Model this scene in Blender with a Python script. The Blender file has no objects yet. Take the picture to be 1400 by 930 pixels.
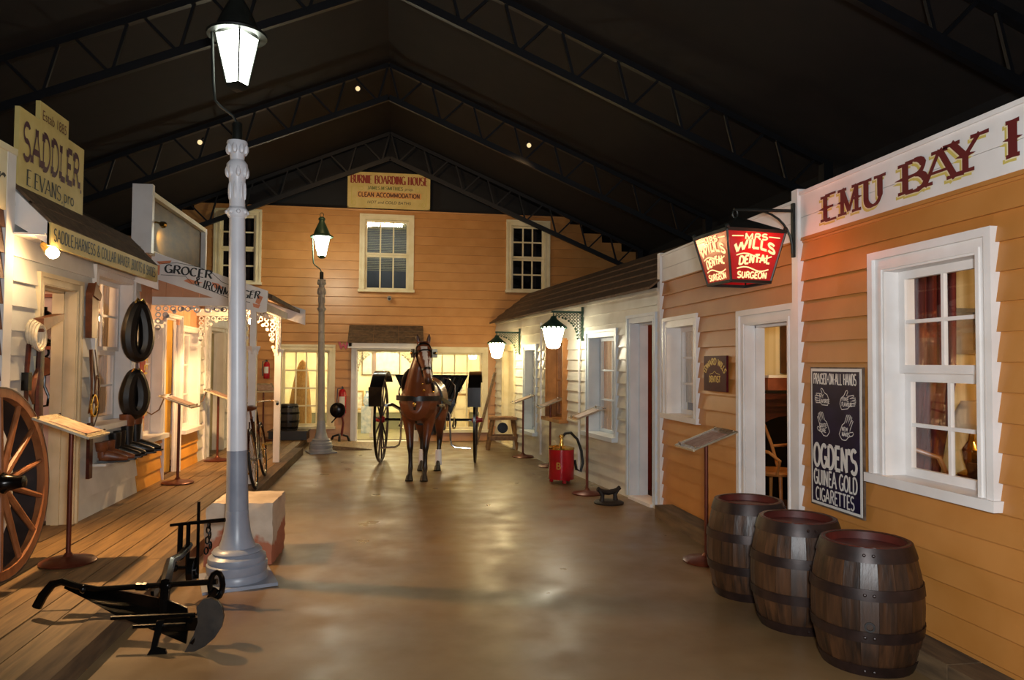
import bpy, bmesh, math, random
from math import sin, cos, pi, radians, sqrt, hypot, atan2
from mathutils import Vector as V, Matrix
random.seed(11)
sc = bpy.context.scene
COL = sc.collection

# ---------------------------------------------------------------- camera, world, exposure, lights
PIT, YAW, ROL = .0331071, .1583477, .007
_fw = V((sin(YAW)*cos(PIT), cos(YAW)*cos(PIT), sin(PIT)))
_rt = V((cos(YAW), -sin(YAW), 0)); _up = _rt.cross(_fw)
_r2 = cos(ROL)*_rt + sin(ROL)*_up; _u2 = cos(ROL)*_up - sin(ROL)*_rt
cd = bpy.data.cameras.new('camera'); cam = bpy.data.objects.new('camera', cd); COL.objects.link(cam)
cam.matrix_world = Matrix.Translation((0, 0, 1.6)) @ Matrix((_r2, _u2, -_fw)).transposed().to_4x4()
cd.sensor_width = 36; cd.lens = 36*1000/1400; cd.clip_start = .05; cd.clip_end = 200
sc.camera = cam
wd = bpy.data.worlds.new('night'); sc.world = wd; wd.use_nodes = True
wd.node_tree.nodes['Background'].inputs[0].default_value = (.9, .75, .6, 1)
wd.node_tree.nodes['Background'].inputs[1].default_value = .004
vs = sc.view_settings; vs.view_transform = 'Standard'; vs.look = 'None'; vs.exposure = 0.0; vs.gamma = 1; vs.use_curve_mapping = False

def kelvin(k):
    t = {2200: (1, .50, .16), 2600: (1, .60, .26), 2900: (1, .68, .36), 3400: (1, .78, .52), 4200: (1, .90, .74), 5200: (1, .97, .93), 6000: (.93, .97, 1)}
    return t[k]
def light(name, kind, loc, watts, col, size=.1, aim=None, cone=None, blend=.4):
    d = bpy.data.lights.new(name, kind); d.energy = watts; d.color = kelvin(col) if isinstance(col, int) else col
    o = bpy.data.objects.new(name, d); COL.objects.link(o); o.location = loc
    if kind == 'AREA': d.shape = 'DISK'; d.size = size
    else: d.shadow_soft_size = size
    if aim is not None: o.rotation_euler = (V(aim)-V(loc)).to_track_quat('-Z', 'Y').to_euler()
    if cone: d.spot_size = radians(cone); d.spot_blend = blend
    return o
# the photographer's flash, held above the lens and turned up to bounce off the roof a little
light('camera_flash', 'AREA', (.12, -.12, 1.78), 185, 6000, .3, (1.7, 6.0, 1.5))
# spots clamped to the roof steel that light the street
light('street_spot', 'SPOT', (2.2, 6.6, 4.6), 130, 2600, .12, (.3, 8.6, 0), 75, .8)
light('street_spot', 'SPOT', (-.7, 11.25, 5.3), 130, 2600, .12, (-.2, 15.3, 3.4), 100, .8)
light('street_spot', 'SPOT', (2.0, 11.25, 4.75), 40, 2600, .12, (.9, 15.3, 3.4), 90, .8)

# ---------------------------------------------------------------- helpers
def lin(c):
    if isinstance(c, str): c = [int(c[i:i+2], 16)/255 for i in (0, 2, 4)]
    return tuple(x/12.92 if x <= .04045 else ((x+.055)/1.055)**2.4 for x in c) + (1,)
MATS = {}
def M(name, a, b=None, s=6, rough=.5, metal=0, bump=0, st=(1, 1, 1), rv=0, coat=0, detail=5, emit=0, spec=.5, lo=.35, hi=.65, grey=None):
    if name in MATS: return MATS[name]
    m = bpy.data.materials.new(name); m.use_nodes = True; nt = m.node_tree; N = nt.nodes; L = nt.links
    p = N['Principled BSDF']; p.inputs['Roughness'].default_value = rough; p.inputs['Metallic'].default_value = metal
    p.inputs['Coat Weight'].default_value = coat; p.inputs['Specular IOR Level'].default_value = spec
    ca = lin(a); p.inputs['Base Color'].default_value = ca
    if emit:
        p.inputs['Emission Color'].default_value = ca; p.inputs['Emission Strength'].default_value = emit
    if b or bump or rv:
        tc = N.new('ShaderNodeTexCoord'); mp = N.new('ShaderNodeMapping'); nz = N.new('ShaderNodeTexNoise')
        mp.inputs['Scale'].default_value = st; nz.inputs['Scale'].default_value = s; nz.inputs['Detail'].default_value = detail
        oi = N.new('ShaderNodeObjectInfo')
        ad = N.new('ShaderNodeVectorMath'); ad.operation = 'ADD'
        sc1 = N.new('ShaderNodeMath'); sc1.operation = 'MULTIPLY'; sc1.inputs[1].default_value = 37 if rv else 0
        L.new(oi.outputs['Random'], sc1.inputs[0]); L.new(tc.outputs['Object'], ad.inputs[0]); L.new(sc1.outputs[0], ad.inputs[1])
        L.new(ad.outputs[0], mp.inputs[0]); L.new(mp.outputs[0], nz.inputs['Vector'])
        mr = N.new('ShaderNodeMapRange'); mr.inputs[1].default_value = lo; mr.inputs[2].default_value = hi
        L.new(nz.outputs['Fac'], mr.inputs[0])
        mx = N.new('ShaderNodeMix'); mx.data_type = 'RGBA'; mx.inputs[6].default_value = ca; mx.inputs[7].default_value = lin(b) if b else ca
        L.new(mr.outputs[0], mx.inputs[0]); out = mx.outputs[2]
        if rv:
            hs = N.new('ShaderNodeHueSaturation'); r2 = N.new('ShaderNodeMapRange'); r2.inputs[3].default_value = 1-rv; r2.inputs[4].default_value = 1+rv
            L.new(oi.outputs['Random'], r2.inputs[0]); L.new(r2.outputs[0], hs.inputs['Value']); L.new(out, hs.inputs['Color']); out = hs.outputs[0]
        L.new(out, p.inputs['Base Color'])
        if bump:
            bp = N.new('ShaderNodeBump'); bp.inputs['Strength'].default_value = bump; bp.inputs['Distance'].default_value = .01
            L.new(nz.outputs['Fac'], bp.inputs['Height']); L.new(bp.outputs[0], p.inputs['Normal'])
    MATS[name] = m; return m
def glass_mat(name, tint=(1, 1, 1), refl=.12):
    m = bpy.data.materials.new(name); m.use_nodes = True; nt = m.node_tree; N = nt.nodes; N.clear()
    o = N.new('ShaderNodeOutputMaterial'); mx = N.new('ShaderNodeMixShader'); t = N.new('ShaderNodeBsdfTransparent'); g = N.new('ShaderNodeBsdfGlossy')
    t.inputs[0].default_value = tint + (1,); g.inputs['Roughness'].default_value = .02
    lw = N.new('ShaderNodeLayerWeight'); lw.inputs[0].default_value = .5; pw = N.new('ShaderNodeMath'); pw.operation = 'POWER'; pw.inputs[1].default_value = 3
    ma = N.new('ShaderNodeMath'); ma.operation = 'MULTIPLY_ADD'; ma.inputs[1].default_value = .5; ma.inputs[2].default_value = refl*.3
    nt.links.new(lw.outputs['Facing'], pw.inputs[0]); nt.links.new(pw.outputs[0], ma.inputs[0]); nt.links.new(ma.outputs[0], mx.inputs[0]); nt.links.new(t.outputs[0], mx.inputs[1]); nt.links.new(g.outputs[0], mx.inputs[2]); nt.links.new(mx.outputs[0], o.inputs[0])
    MATS[name] = m; return m
def lace_mat(name, a, b):
    m = M(name, a, b, 30, .8); nt = m.node_tree; N = nt.nodes; o = [n for n in N if n.type == 'OUTPUT_MATERIAL'][0]; tr = N.new('ShaderNodeBsdfTranslucent'); tr.inputs[0].default_value = lin(a); ms = N.new('ShaderNodeMixShader'); ms.inputs[0].default_value = .6
    nt.links.new(N['Principled BSDF'].outputs[0], ms.inputs[1]); nt.links.new(tr.outputs[0], ms.inputs[2]); nt.links.new(ms.outputs[0], o.inputs[0]); return m
def emit_mat(name, col, strength):
    m = bpy.data.materials.new(name); m.use_nodes = True; nt = m.node_tree; N = nt.nodes; N.clear()
    o = N.new('ShaderNodeOutputMaterial'); e = N.new('ShaderNodeEmission'); e.inputs[0].default_value = (*col, 1); e.inputs[1].default_value = strength
    nt.links.new(e.outputs[0], o.inputs[0]); MATS[name] = m; return m

class Fr:                                   # a facade's own axes: along, out of the wall, up
    def __init__(s, o, u, n): s.o = V(o); s.u = V(u).normalized(); s.n = V(n).normalized(); s.z = V((0, 0, 1))
    def pt(s, u, w, z): return s.o + s.u*u + s.n*w + s.z*z

class MB:
    def __init__(s): s.v = []; s.f = []; s.mi = []
    def add(s, vs, fs, mi=0):
        k = len(s.v); s.v += [V(p) for p in vs]; s.f += [[i+k for i in f] for f in fs]; s.mi += [mi]*len(fs); return s
    def hexa(s, P, mi=0): return s.add(P, [(0, 1, 2, 3), (7, 6, 5, 4), (0, 4, 5, 1), (1, 5, 6, 2), (2, 6, 7, 3), (3, 7, 4, 0)], mi)
    def box(s, x0, x1, y0, y1, z0, z1, mi=0):
        return s.hexa([(x0, y0, z0), (x1, y0, z0), (x1, y1, z0), (x0, y1, z0), (x0, y0, z1), (x1, y0, z1), (x1, y1, z1), (x0, y1, z1)], mi)
    def fbox(s, F, u0, u1, w0, w1, z0, z1, mi=0):
        return s.hexa([F.pt(*p) for p in ((u0, w0, z0), (u1, w0, z0), (u1, w1, z0), (u0, w1, z0), (u0, w0, z1), (u1, w0, z1), (u1, w1, z1), (u0, w1, z1))], mi)
    def cbox(s, c, dx, dy, dz, R=None, mi=0):
        R = R or Matrix.Identity(3); c = V(c)
        P = [c + R @ V((a*dx/2, b*dy/2, e*dz/2)) for e in (-1, 1) for a, b in ((-1, -1), (1, -1), (1, 1), (-1, 1))]
        return s.hexa(P, mi)
    def bar(s, p, q, w, h, up=(0, 0, 1), w2=None, h2=None):
        p, q = V(p), V(q); d = (q-p).normalized(); sd = d.cross(V(up))
        if sd.length < 1e-4: sd = d.cross(V((1, 0, 0)))
        sd.normalize(); u = sd.cross(d); w2 = w2 or w; h2 = h2 or h
        P = [p-sd*w/2-u*h/2, p+sd*w/2-u*h/2, p+sd*w/2+u*h/2, p-sd*w/2+u*h/2, q-sd*w2/2-u*h2/2, q+sd*w2/2-u*h2/2, q+sd*w2/2+u*h2/2, q-sd*w2/2+u*h2/2]
        return s.hexa(P)
    def tube(s, pts, r, n=8, closed=False, flat=1.0, up=None):
        pts = [V(p) for p in pts]; k = len(pts); rs = r if isinstance(r, (list, tuple)) else [r]*k
        base = len(s.v); ref = None
        for i, p in enumerate(pts):
            a = pts[i-1] if (i or closed) else p; b = pts[(i+1) % k] if (i < k-1 or closed) else p
            t = (b-a).normalized()
            if ref is None:
                ref = V(up) if up is not None else (V((0, 0, 1)) if abs(t.z) < .9 else V((1, 0, 0)))
            sd = t.cross(ref).normalized(); u = sd.cross(t).normalized()
            if up is None: ref = u
            for j in range(n):
                a2 = 2*pi*j/n; s.v.append(p + sd*cos(a2)*rs[i] + u*sin(a2)*rs[i]*flat)
        m = k if closed else k-1
        for i in range(m):
            for j in range(n):
                a = base+i*n+j; b = base+i*n+(j+1) % n; i2 = (i+1) % k
                s.f.append([a, b, base+i2*n+(j+1) % n, base+i2*n+j]); s.mi.append(0)
        if not closed:
            s.f.append([base+j for j in range(n)][::-1]); s.f.append([base+(k-1)*n+j for j in range(n)]); s.mi += [0, 0]
        return s
    def cone(s, p, q, r0, r1, n=12): return s.tube([p, q], [r0, r1], n)
    def loft(s, C, n=14):                   # C: (x,y,z, r_side, r_vert) along a path, side kept near the x axis
        pts = [V(c[:3]) for c in C]; k = len(pts); base = len(s.v)
        for i, c in enumerate(C):
            t = (pts[min(i+1, k-1)]-pts[max(i-1, 0)]).normalized(); sd = V((1, 0, 0)); sd = (sd - t*sd.dot(t)).normalized(); u = t.cross(sd)
            for j in range(n):
                a = 2*pi*j/n; s.v.append(pts[i] + sd*cos(a)*c[3] + u*sin(a)*c[4])
        for i in range(k-1):
            for j in range(n): s.f.append([base+i*n+j, base+i*n+(j+1) % n, base+(i+1)*n+(j+1) % n, base+(i+1)*n+j]); s.mi.append(0)
        s.f.append([base+j for j in range(n)]); s.f.append([base+(k-1)*n+j for j in range(n)]); s.mi += [0, 0]
        return s
    def lathe(s, prof, n=24, o=(0, 0, 0), mi=0, a0=0., a1=2*pi, flute=0, R=None, cap=True):
        o = V(o); base = len(s.v); k = len(prof); full = abs(a1-a0-2*pi) < 1e-6; m = n if full else n+1
        for r, z in prof:
            for j in range(m):
                a = a0+(a1-a0)*j/n; rr = r*(1-(flute if j % 2 else 0)); p = V((rr*cos(a), rr*sin(a), z)); s.v.append(o + (R @ p if R else p))
        for i in range(k-1):
            for j in range(n):
                j2 = (j+1) % m; s.f.append([base+i*m+j, base+i*m+j2, base+(i+1)*m+j2, base+(i+1)*m+j]); s.mi.append(mi)
        if full and cap and prof[0] != prof[-1]:
            if prof[0][0] > 1e-4: s.f.append([base+j for j in range(m)][::-1]); s.mi.append(mi)
            if prof[-1][0] > 1e-4: s.f.append([base+(k-1)*m+j for j in range(m)]); s.mi.append(mi)
        return s
    def sph(s, c, r, nu=12, nv=8, mi=0):
        c = V(c); rx, ry, rz = (r, r, r) if not isinstance(r, (tuple, list)) else r; base = len(s.v)
        s.v.append(c+V((0, 0, -rz)))
        for i in range(1, nv):
            t = -pi/2+pi*i/nv
            for j in range(nu): a = 2*pi*j/nu; s.v.append(c+V((rx*cos(t)*cos(a), ry*cos(t)*sin(a), rz*sin(t))))
        s.v.append(c+V((0, 0, rz))); top = len(s.v)-1
        for j in range(nu):
            s.f.append([base, base+1+(j+1) % nu, base+1+j]); s.f.append([top, base+1+(nv-2)*nu+j, base+1+(nv-2)*nu+(j+1) % nu]); s.mi += [mi, mi]
        for i in range(nv-2):
            for j in range(nu): a = base+1+i*nu; s.f.append([a+j, a+(j+1) % nu, a+nu+(j+1) % nu, a+nu+j]); s.mi.append(mi)
        return s
    def prism(s, poly, fn, d0, d1, mi=0):    # poly 2D, fn(a,b,d)->point
        n = len(poly); P = [fn(a, b, d0) for a, b in poly]+[fn(a, b, d1) for a, b in poly]
        return s.add(P, [list(range(n))[::-1], list(range(n, 2*n))]+[[i, (i+1) % n, n+(i+1) % n, n+i] for i in range(n)], mi)
    def build(s, name, mat, parent=None, local=False, smooth=35, kind=None, label=None, recalc=True):
        off = V((0, 0, 0))
        if parent is not None and not local:
            q = parent
            while q: off += q.location; q = q.parent
        me = bpy.data.meshes.new(name); me.from_pydata([tuple(p-off) for p in s.v], [], s.f)
        for m in (mat if isinstance(mat, (list, tuple)) else [mat]): me.materials.append(m)
        me.polygons.foreach_set('material_index', s.mi)
        if recalc:
            bm = bmesh.new(); bm.from_mesh(me); bmesh.ops.recalc_face_normals(bm, faces=bm.faces); bm.to_mesh(me); bm.free()
        if smooth:
            me.polygons.foreach_set('use_smooth', [True]*len(me.polygons)); me.set_sharp_from_angle(angle=radians(smooth))
        o = bpy.data.objects.new(name, me); COL.objects.link(o); o.parent = parent
        if kind: o['kind'] = kind
        if label: o['label'] = label
        return o
def thing(name, label, cat, loc=(0, 0, 0), rz=0, group=None):
    o = bpy.data.objects.new(name, None); COL.objects.link(o); o.location = loc; o.rotation_euler = (0, 0, rz); o.empty_display_size = .1
    return tag(o, label, cat, group)
def tag(o, label, cat, group=None):
    o['label'] = label; o['category'] = cat
    if group: o['group'] = group
    return o
def dup(root, loc=None, rz=None, label=None):
    r = root.copy(); COL.objects.link(r)
    if loc is not None: r.location = loc
    if rz is not None: r.rotation_euler = (0, 0, rz)
    if label: r['label'] = label
    for ch in list(root.children):
        c = ch.copy(); COL.objects.link(c); c.parent = r
        for g in list(ch.children):
            d = g.copy(); COL.objects.link(d); d.parent = c
    return r

# ---------------------------------------------------------------- lettering: brush strokes laid as flat ribbons
def arc(cx, cy, rx, ry, a0, a1, n=9): return [(cx+rx*cos(radians(a0+(a1-a0)*i/n)), cy+ry*sin(radians(a0+(a1-a0)*i/n))) for i in range(n+1)]
GL = {
 'A': (.74, [[(.0, 0), (.37, 1)], [(.37, 1), (.74, 0)], [(.13, .34), (.61, .34)]]),
 'B': (.62, [[(.1, 0), (.1, 1)], [(.1, 1), (.34, 1)]+arc(.34, .76, .23, .24, 90, -90)+[(.1, .52)], [(.1, .52), (.36, .52)]+arc(.36, .26, .26, .26, 90, -90)+[(.1, 0)]]),
 'C': (.66, [arc(.37, .5, .33, .5, 48, 312, 16)]),
 'D': (.68, [[(.1, 0), (.1, 1)], [(.1, 1), (.3, 1)]+arc(.3, .5, .37, .5, 90, -90, 12)+[(.1, 0)]]),
 'E': (.56, [[(.1, 0), (.1, 1)], [(.1, 1), (.54, 1)], [(.1, .52), (.44, .52)], [(.1, 0), (.56, 0)]]),
 'F': (.54, [[(.1, 0), (.1, 1)], [(.1, 1), (.54, 1)], [(.1, .52), (.44, .52)]]),
 'G': (.7, [arc(.37, .5, .33, .5, 48, 325, 16), [(.66, .0), (.66, .42)], [(.42, .42), (.7, .42)]]),
 'H': (.7, [[(.1, 0), (.1, 1)], [(.6, 0), (.6, 1)], [(.1, .52), (.6, .52)]]),
 'I': (.2, [[(.1, 0), (.1, 1)]]),
 'J': (.44, [[(.34, 1), (.34, .25)]+arc(.17, .25, .17, .25, 0, -150, 7)]),
 'K': (.68, [[(.1, 0), (.1, 1)], [(.1, .4), (.6, 1)], [(.28, .6), (.66, 0)]]),
 'L': (.54, [[(.1, 0), (.1, 1)], [(.1, 0), (.54, 0)]]),
 'M': (.84, [[(.1, 0), (.1, 1)], [(.1, 1), (.42, .1)], [(.42, .1), (.74, 1)], [(.74, 1), (.74, 0)]]),
 'N': (.7, [[(.1, 0), (.1, 1)], [(.1, 1), (.6, 0)], [(.6, 0), (.6, 1)]]),
 'O': (.72, [arc(.36, .5, .33, .5, 90, 450, 20)]),
 'P': (.6, [[(.1, 0), (.1, 1)], [(.1, 1), (.33, 1)]+arc(.33, .74, .25, .26, 90, -90)+[(.1, .48)]]),
 'Q': (.72, [arc(.36, .5, .33, .5, 90, 450, 20), [(.42, .25), (.7, -.08)]]),
 'X': (.68, [[(.04, 1), (.64, 0)], [(.04, 0), (.64, 1)]]), 'Z': (.6, [[(.06, 1), (.54, 1), (.06, 0), (.56, 0)]]),
 'R': (.66, [[(.1, 0), (.1, 1)], [(.1, 1), (.33, 1)]+arc(.33, .75, .25, .25, 90, -90)+[(.1, .5)], [(.34, .5), (.64, 0)]]),
 'S': (.6, [arc(.3, .755, .25, .245, 35, 250, 10)+arc(.3, .26, .27, .26, 85, -150, 12)]),
 'T': (.64, [[(.32, 0), (.32, 1)], [(.02, 1), (.62, 1)]]),
 'U': (.68, [[(.1, 1), (.1, .3)]+arc(.34, .3, .24, .3, 180, 360, 10)+[(.58, 1)]]),
 'V': (.7, [[(.02, 1), (.35, 0)], [(.35, 0), (.68, 1)]]),
 'W': (.96, [[(.02, 1), (.26, 0)], [(.26, 0), (.48, .9)], [(.48, .9), (.7, 0)], [(.7, 0), (.94, 1)]]),
 'Y': (.7, [[(.35, 0), (.35, .48)], [(.35, .48), (.03, 1)], [(.35, .48), (.67, 1)]]),
 '1': (.34, [[(.18, 0), (.18, 1), (.04, .82)]]), '8': (.6, [arc(.3, .76, .22, .24, 90, 450, 12), arc(.3, .26, .26, .26, 90, 450, 12)]),
 '5': (.58, [[(.5, 1), (.14, 1), (.11, .55)]+arc(.28, .32, .26, .32, 115, -150, 12)]),
 '.': (.2, [[(.07, .03), (.13, .03)]]), ',': (.2, [[(.12, .05), (.06, -.14)]]), '-': (.3, [[(.05, .45), (.25, .45)]]), "'": (.16, [[(.08, 1), (.06, .78)]]),
 '&': (.66, [[(.64, .0), (.2, .72)]+arc(.32, .82, .15, .18, 200, -20, 8)+[(.1, .34)]+arc(.3, .2, .22, .2, 160, 330, 8)+[(.62, .42)]]),
 ' ': (.34, []),
}
def text(mb, s, o, u, up, n, h, width=None, T=.16, t=None, serif=0, gap=.1, align=0, lift=.004, spur=0, warp=None, mi=0, lead=0):
    """strokes of s with cap height h from point o; width squeezes the line to that length; align .5 centres it"""
    t = T if t is None else t; o, u, up, n = V(o), V(u).normalized(), V(up).normalized(), V(n).normalized()
    W = sum(GL[c][0]+gap for c in s)-gap; k = (width/W if width else h); x0 = -W*k*align
    cnt = [0]
    def P(a, b):
        a = a*k; b = b*h
        if warp: a, b = warp(a+x0, b)
        else: a += x0
        return o + u*a + up*b + n*(lift+cnt[0]*.00015)
    def quad(pl, wv):
        cnt[0] = (cnt[0]+1) % 9
        idx = len(mb.v); m = len(pl)
        asp = k/h
        for i in range(m):
            a = pl[max(i-1, 0)]; b = pl[min(i+1, m-1)]; dx, dy = (b[0]-a[0])*asp, b[1]-a[1]
            if m > 2 and hypot(pl[0][0]-pl[-1][0], pl[0][1]-pl[-1][1]) < 1e-6 and i in (0, m-1): a = pl[-2]; b = pl[1]; dx, dy = (b[0]-a[0])*asp, b[1]-a[1]
            l = hypot(dx, dy) or 1; nx, ny = -dy/l, dx/l; w = wv[i]/2
            mb.v.append(P(pl[i][0]+nx*w/asp, pl[i][1]+ny*w)); mb.v.append(P(pl[i][0]-nx*w/asp, pl[i][1]-ny*w))
        for i in range(m-1): mb.f.append([idx+2*i, idx+2*i+1, idx+2*i+3, idx+2*i+2]); mb.mi.append(mi)
    def wof(dx, dy):
        if abs(dx)+abs(dy) < 1e-9: return t
        a = math.degrees(atan2(dy, dx)) % 180
        g = sin(radians(a))
        if 20 < a < 82: g *= .45 if T > t else 1
        return t+(T-t)*g
    x = 0
    for c in s:
        w, st = GL[c]
        for pl in st:
            if len(pl) == 2:
                (ax, ay), (bx, by) = pl; dx, dy = bx-ax, by-ay; ww = wof(dx, dy); l = hypot(dx, dy)
                e = 0 if (serif or abs(dx) < 1e-6) else min(ww, .1)*.25
                q = [(x+ax-dx/l*e, ay-dy/l*e), (x+(ax+bx)/2, (ay+by)/2), (x+bx+dx/l*e, by+dy/l*e)]; quad(q, [ww]*3)
            else:
                q = [(x+a, b) for a, b in pl]; ws = [wof(pl[min(i+1, len(pl)-1)][0]-pl[max(i-1, 0)][0], pl[min(i+1, len(pl)-1)][1]-pl[max(i-1, 0)][1]) for i in range(len(pl))]
                quad(q, ws)
            if serif:
                for (px, py), (qx, qy) in ((pl[0], pl[1]), (pl[-1], pl[-2])):
                    if c in 'OCGS&,.-' and not (c == 'G' and len(pl) == 2): continue
                    steep = abs(qy-py) > abs(qx-px)*.6
                    if steep and (py < .02 or py > .98):
                        sw = serif; cy = py+(t/2 if py < .5 else -t/2); quad([(x+px-sw, cy), (x+px, cy), (x+px+sw, cy)], [t*1.3, t*1.0, t*1.3])
            if spur and len(pl) == 2 and abs(pl[0][0]-pl[1][0]) < .01:
                px = pl[0][0]; quad([(x+px-T*.95, .5), (x+px, .5), (x+px+T*.95, .5)], [.01, .16, .01])
        x += w+gap
def fit_curve(mb, pts, w, fn, mi=0):          # plain brush line through 2D points, fn(a,b)->point
    m = len(pts); idx = len(mb.v)
    for i in range(m):
        a = pts[max(i-1, 0)]; b = pts[min(i+1, m-1)]; dx, dy = b[0]-a[0], b[1]-a[1]; l = hypot(dx, dy) or 1
        mb.v.append(fn(pts[i][0]-dy/l*w/2, pts[i][1]+dx/l*w/2)); mb.v.append(fn(pts[i][0]+dy/l*w/2, pts[i][1]-dx/l*w/2))
    for i in range(m-1): mb.f.append([idx+2*i, idx+2*i+1, idx+2*i+3, idx+2*i+2]); mb.mi.append(mi)
def font(name, s, mat, parent, o, u, up, h, width=None, align=0, lift=.004, shear=0):
    """lower-case and script lines in Blender's built-in face, turned to mesh"""
    cu = bpy.data.curves.new(name, 'FONT'); cu.body = s; cu.size = 1; ob = bpy.data.objects.new(name, cu); COL.objects.link(ob)
    dg = bpy.context.evaluated_depsgraph_get(); me = bpy.data.meshes.new_from_object(ob.evaluated_get(dg)); bpy.data.objects.remove(ob)
    o, u, up = V(o), V(u).normalized(), V(up).normalized(); n = u.cross(up)
    xs = [v.co.x for v in me.vertices]; x0, x1 = min(xs), max(xs); k = (width/(x1-x0)) if width else h*1.4
    off = V((0, 0, 0)); q = parent
    while q: off += q.location; q = q.parent
    for v in me.vertices:
        a = (v.co.x-x0-(x1-x0)*align)*k+v.co.y*shear*h; b = v.co.y*h*1.4; v.co = o+u*a+up*b+n*lift-off
    me.materials.clear(); me.materials.append(mat)
    r = bpy.data.objects.new(name, me); COL.objects.link(r); r.parent = parent; return r

# ---------------------------------------------------------------- facade builders
def cut(rects, h):
    out = []
    for (a, b, c, d) in rects:
        if h[1] <= a+1e-4 or h[0] >= b-1e-4 or h[3] <= c+1e-4 or h[2] >= d-1e-4: out.append((a, b, c, d)); continue
        if h[0] > a: out.append((a, h[0], c, d))
        if h[1] < b: out.append((h[1], b, c, d))
        m0, m1 = max(a, h[0]), min(b, h[1])
        if h[2] > c: out.append((m0, m1, c, h[2]))
        if h[3] < d: out.append((m0, m1, h[3], d))
    return out
def lap_wall(F, parent, u0, u1, z0, z1, pitch, holes, mat, clip=None, lip=.032, name='weatherboard'):
    k = 0
    while z0+k*pitch < z1-.01:
        b = z0+k*pitch; t = min(b+pitch, z1); a0, a1 = u0, u1
        if clip: a0, a1 = max(a0, clip[0](t)), min(a1, clip[1](t))
        k += 1
        if a1-a0 < .05: continue
        rs = [(a0, a1, b, t)]
        for h in holes: rs = cut(rs, h)
        for (p, q, c, d) in rs:
            if q-p < .012 or d-c < .006: continue
            w0 = lip-(lip-.007)*(c-b)/pitch; w1 = lip-(lip-.007)*(d-b)/pitch
            mb = MB().hexa([F.pt(p, -.02, c), F.pt(q, -.02, c), F.pt(q, w0, c), F.pt(p, w0, c), F.pt(p, -.02, d), F.pt(q, -.02, d), F.pt(q, w1, d), F.pt(p, w1, d)])
            mb.build(name, mat, parent, smooth=0)
def architrave(mb, F, u0, u1, z0, z1, a, bottom=True, w=.05):
    for (p, q, c, d) in ((u0+.003, u0+a, z0, z1-.003), (u1-a, u1-.003, z0, z1-.003), (u0+a, u1-a, z1-a, z1-.003)) + (((u0+a, u1-a, z0, z0+a*.6),) if bottom else ()):
        mb.fbox(F, p, q, -.01, w*.62, c, d)
    b = a*.36
    mb.fbox(F, u0, u0+b, -.01, w, z0, z1); mb.fbox(F, u1-b, u1, -.01, w, z0, z1); mb.fbox(F, u0+b, u1-b, -.01, w, z1-b, z1)
    c = a*.72
    mb.fbox(F, u0+c, u0+a*.9, 0, w*.8, z0, z1-c); mb.fbox(F, u1-a*.9, u1-c, 0, w*.8, z0, z1-c); mb.fbox(F, u0+a*.9, u1-a*.9, 0, w*.8, z1-a*.9, z1-c)
def window(F, parent, u0, u1, z0, z1, mat, glass, a=.1, rev=.14, cols=2, rows=2, sashes=2, sillp=.06, bar=.022, stile=.045, w=.05, name='window_frame', sillmat=None, pane=True):
    mb = MB(); architrave(mb, F, u0, u1, z0, z1, a, False, w)
    o0, o1, c0, c1 = u0+a, u1-a, z0+.05, z1-a
    for (p, q, c, d) in ((o0-.02, o0-.001, c0, c1), (o1+.001, o1+.02, c0, c1), (o0-.019, o1+.019, c1+.001, c1+.02)): mb.fbox(F, p, q, -rev-.04, .002, c, d)
    fr = mb.build(name, mat, parent, smooth=0)
    s = MB(); s.fbox(F, u0-.02, u1+.02, -rev-.04, w+sillp, z0-.005, z0+.05); s.build('sill', sillmat or mat, fr, smooth=0)
    hh = (c1-c0)/sashes
    for k in range(sashes):
        b, t = c0+k*hh, c0+(k+1)*hh; d0 = -rev+(.035 if k == sashes-1 and sashes > 1 else 0); d1 = d0+.032
        s = MB(); st = stile
        s.fbox(F, o0, o0+st, d0, d1, b, t); s.fbox(F, o1-st, o1, d0, d1, b, t); s.fbox(F, o0+st, o1-st, d0, d1, b, b+st); s.fbox(F, o0+st, o1-st, d0, d1, t-st, t)
        iw = (o1-o0-2*st); ih = hh-2*st
        for i in range(1, cols): x = o0+st+iw*i/cols; s.fbox(F, x-bar/2, x+bar/2, d0+.004, d1-.004, b+st, t-st)
        for j in range(1, rows): z = b+st+ih*j/rows; s.fbox(F, o0+st, o1-st, d0+.005, d1-.005, z-bar/2, z+bar/2)
        s.build('sash', mat, fr, smooth=0)
        if pane:
            for i in range(cols):
                for j in range(rows):
                    x0, x1 = o0+st+iw*i/cols, o0+st+iw*(i+1)/cols; za, zb = b+st+ih*j/rows, b+st+ih*(j+1)/rows; dm = (d0+d1)/2
                    MB().fbox(F, x0, x1, dm-.002, dm+.002, za, zb).build('pane', glass, fr, smooth=0)
    return fr
def doorway(F, parent, u0, u1, z0, z1, mat, a=.1, rev=.14, w=.05, name='door_case', step=None):
    mb = MB(); architrave(mb, F, u0, u1, z0, z1, a, False, w); o0, o1, c1 = u0+a, u1-a, z1-a
    for (p, q, c, d) in ((o0-.02, o0-.001, z0, c1), (o1+.001, o1+.02, z0, c1), (o0-.019, o1+.019, c1+.001, c1+.02)): mb.fbox(F, p, q, -rev, .002, c, d)
    mb.fbox(F, o0-.001, o0+.02, -rev*.75, -rev*.4, z0, c1); mb.fbox(F, o1-.02, o1+.001, -rev*.75, -rev*.4, z0, c1); mb.fbox(F, o0, o1, -rev*.75, -rev*.4, c1-.02, c1)
    fr = mb.build(name, mat, parent, smooth=0)
    MB().fbox(F, o0-.0, o1+.0, -rev, .06, z0-.04, z0+.005).build('threshold', step or mat, fr, smooth=0)
    return fr
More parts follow.
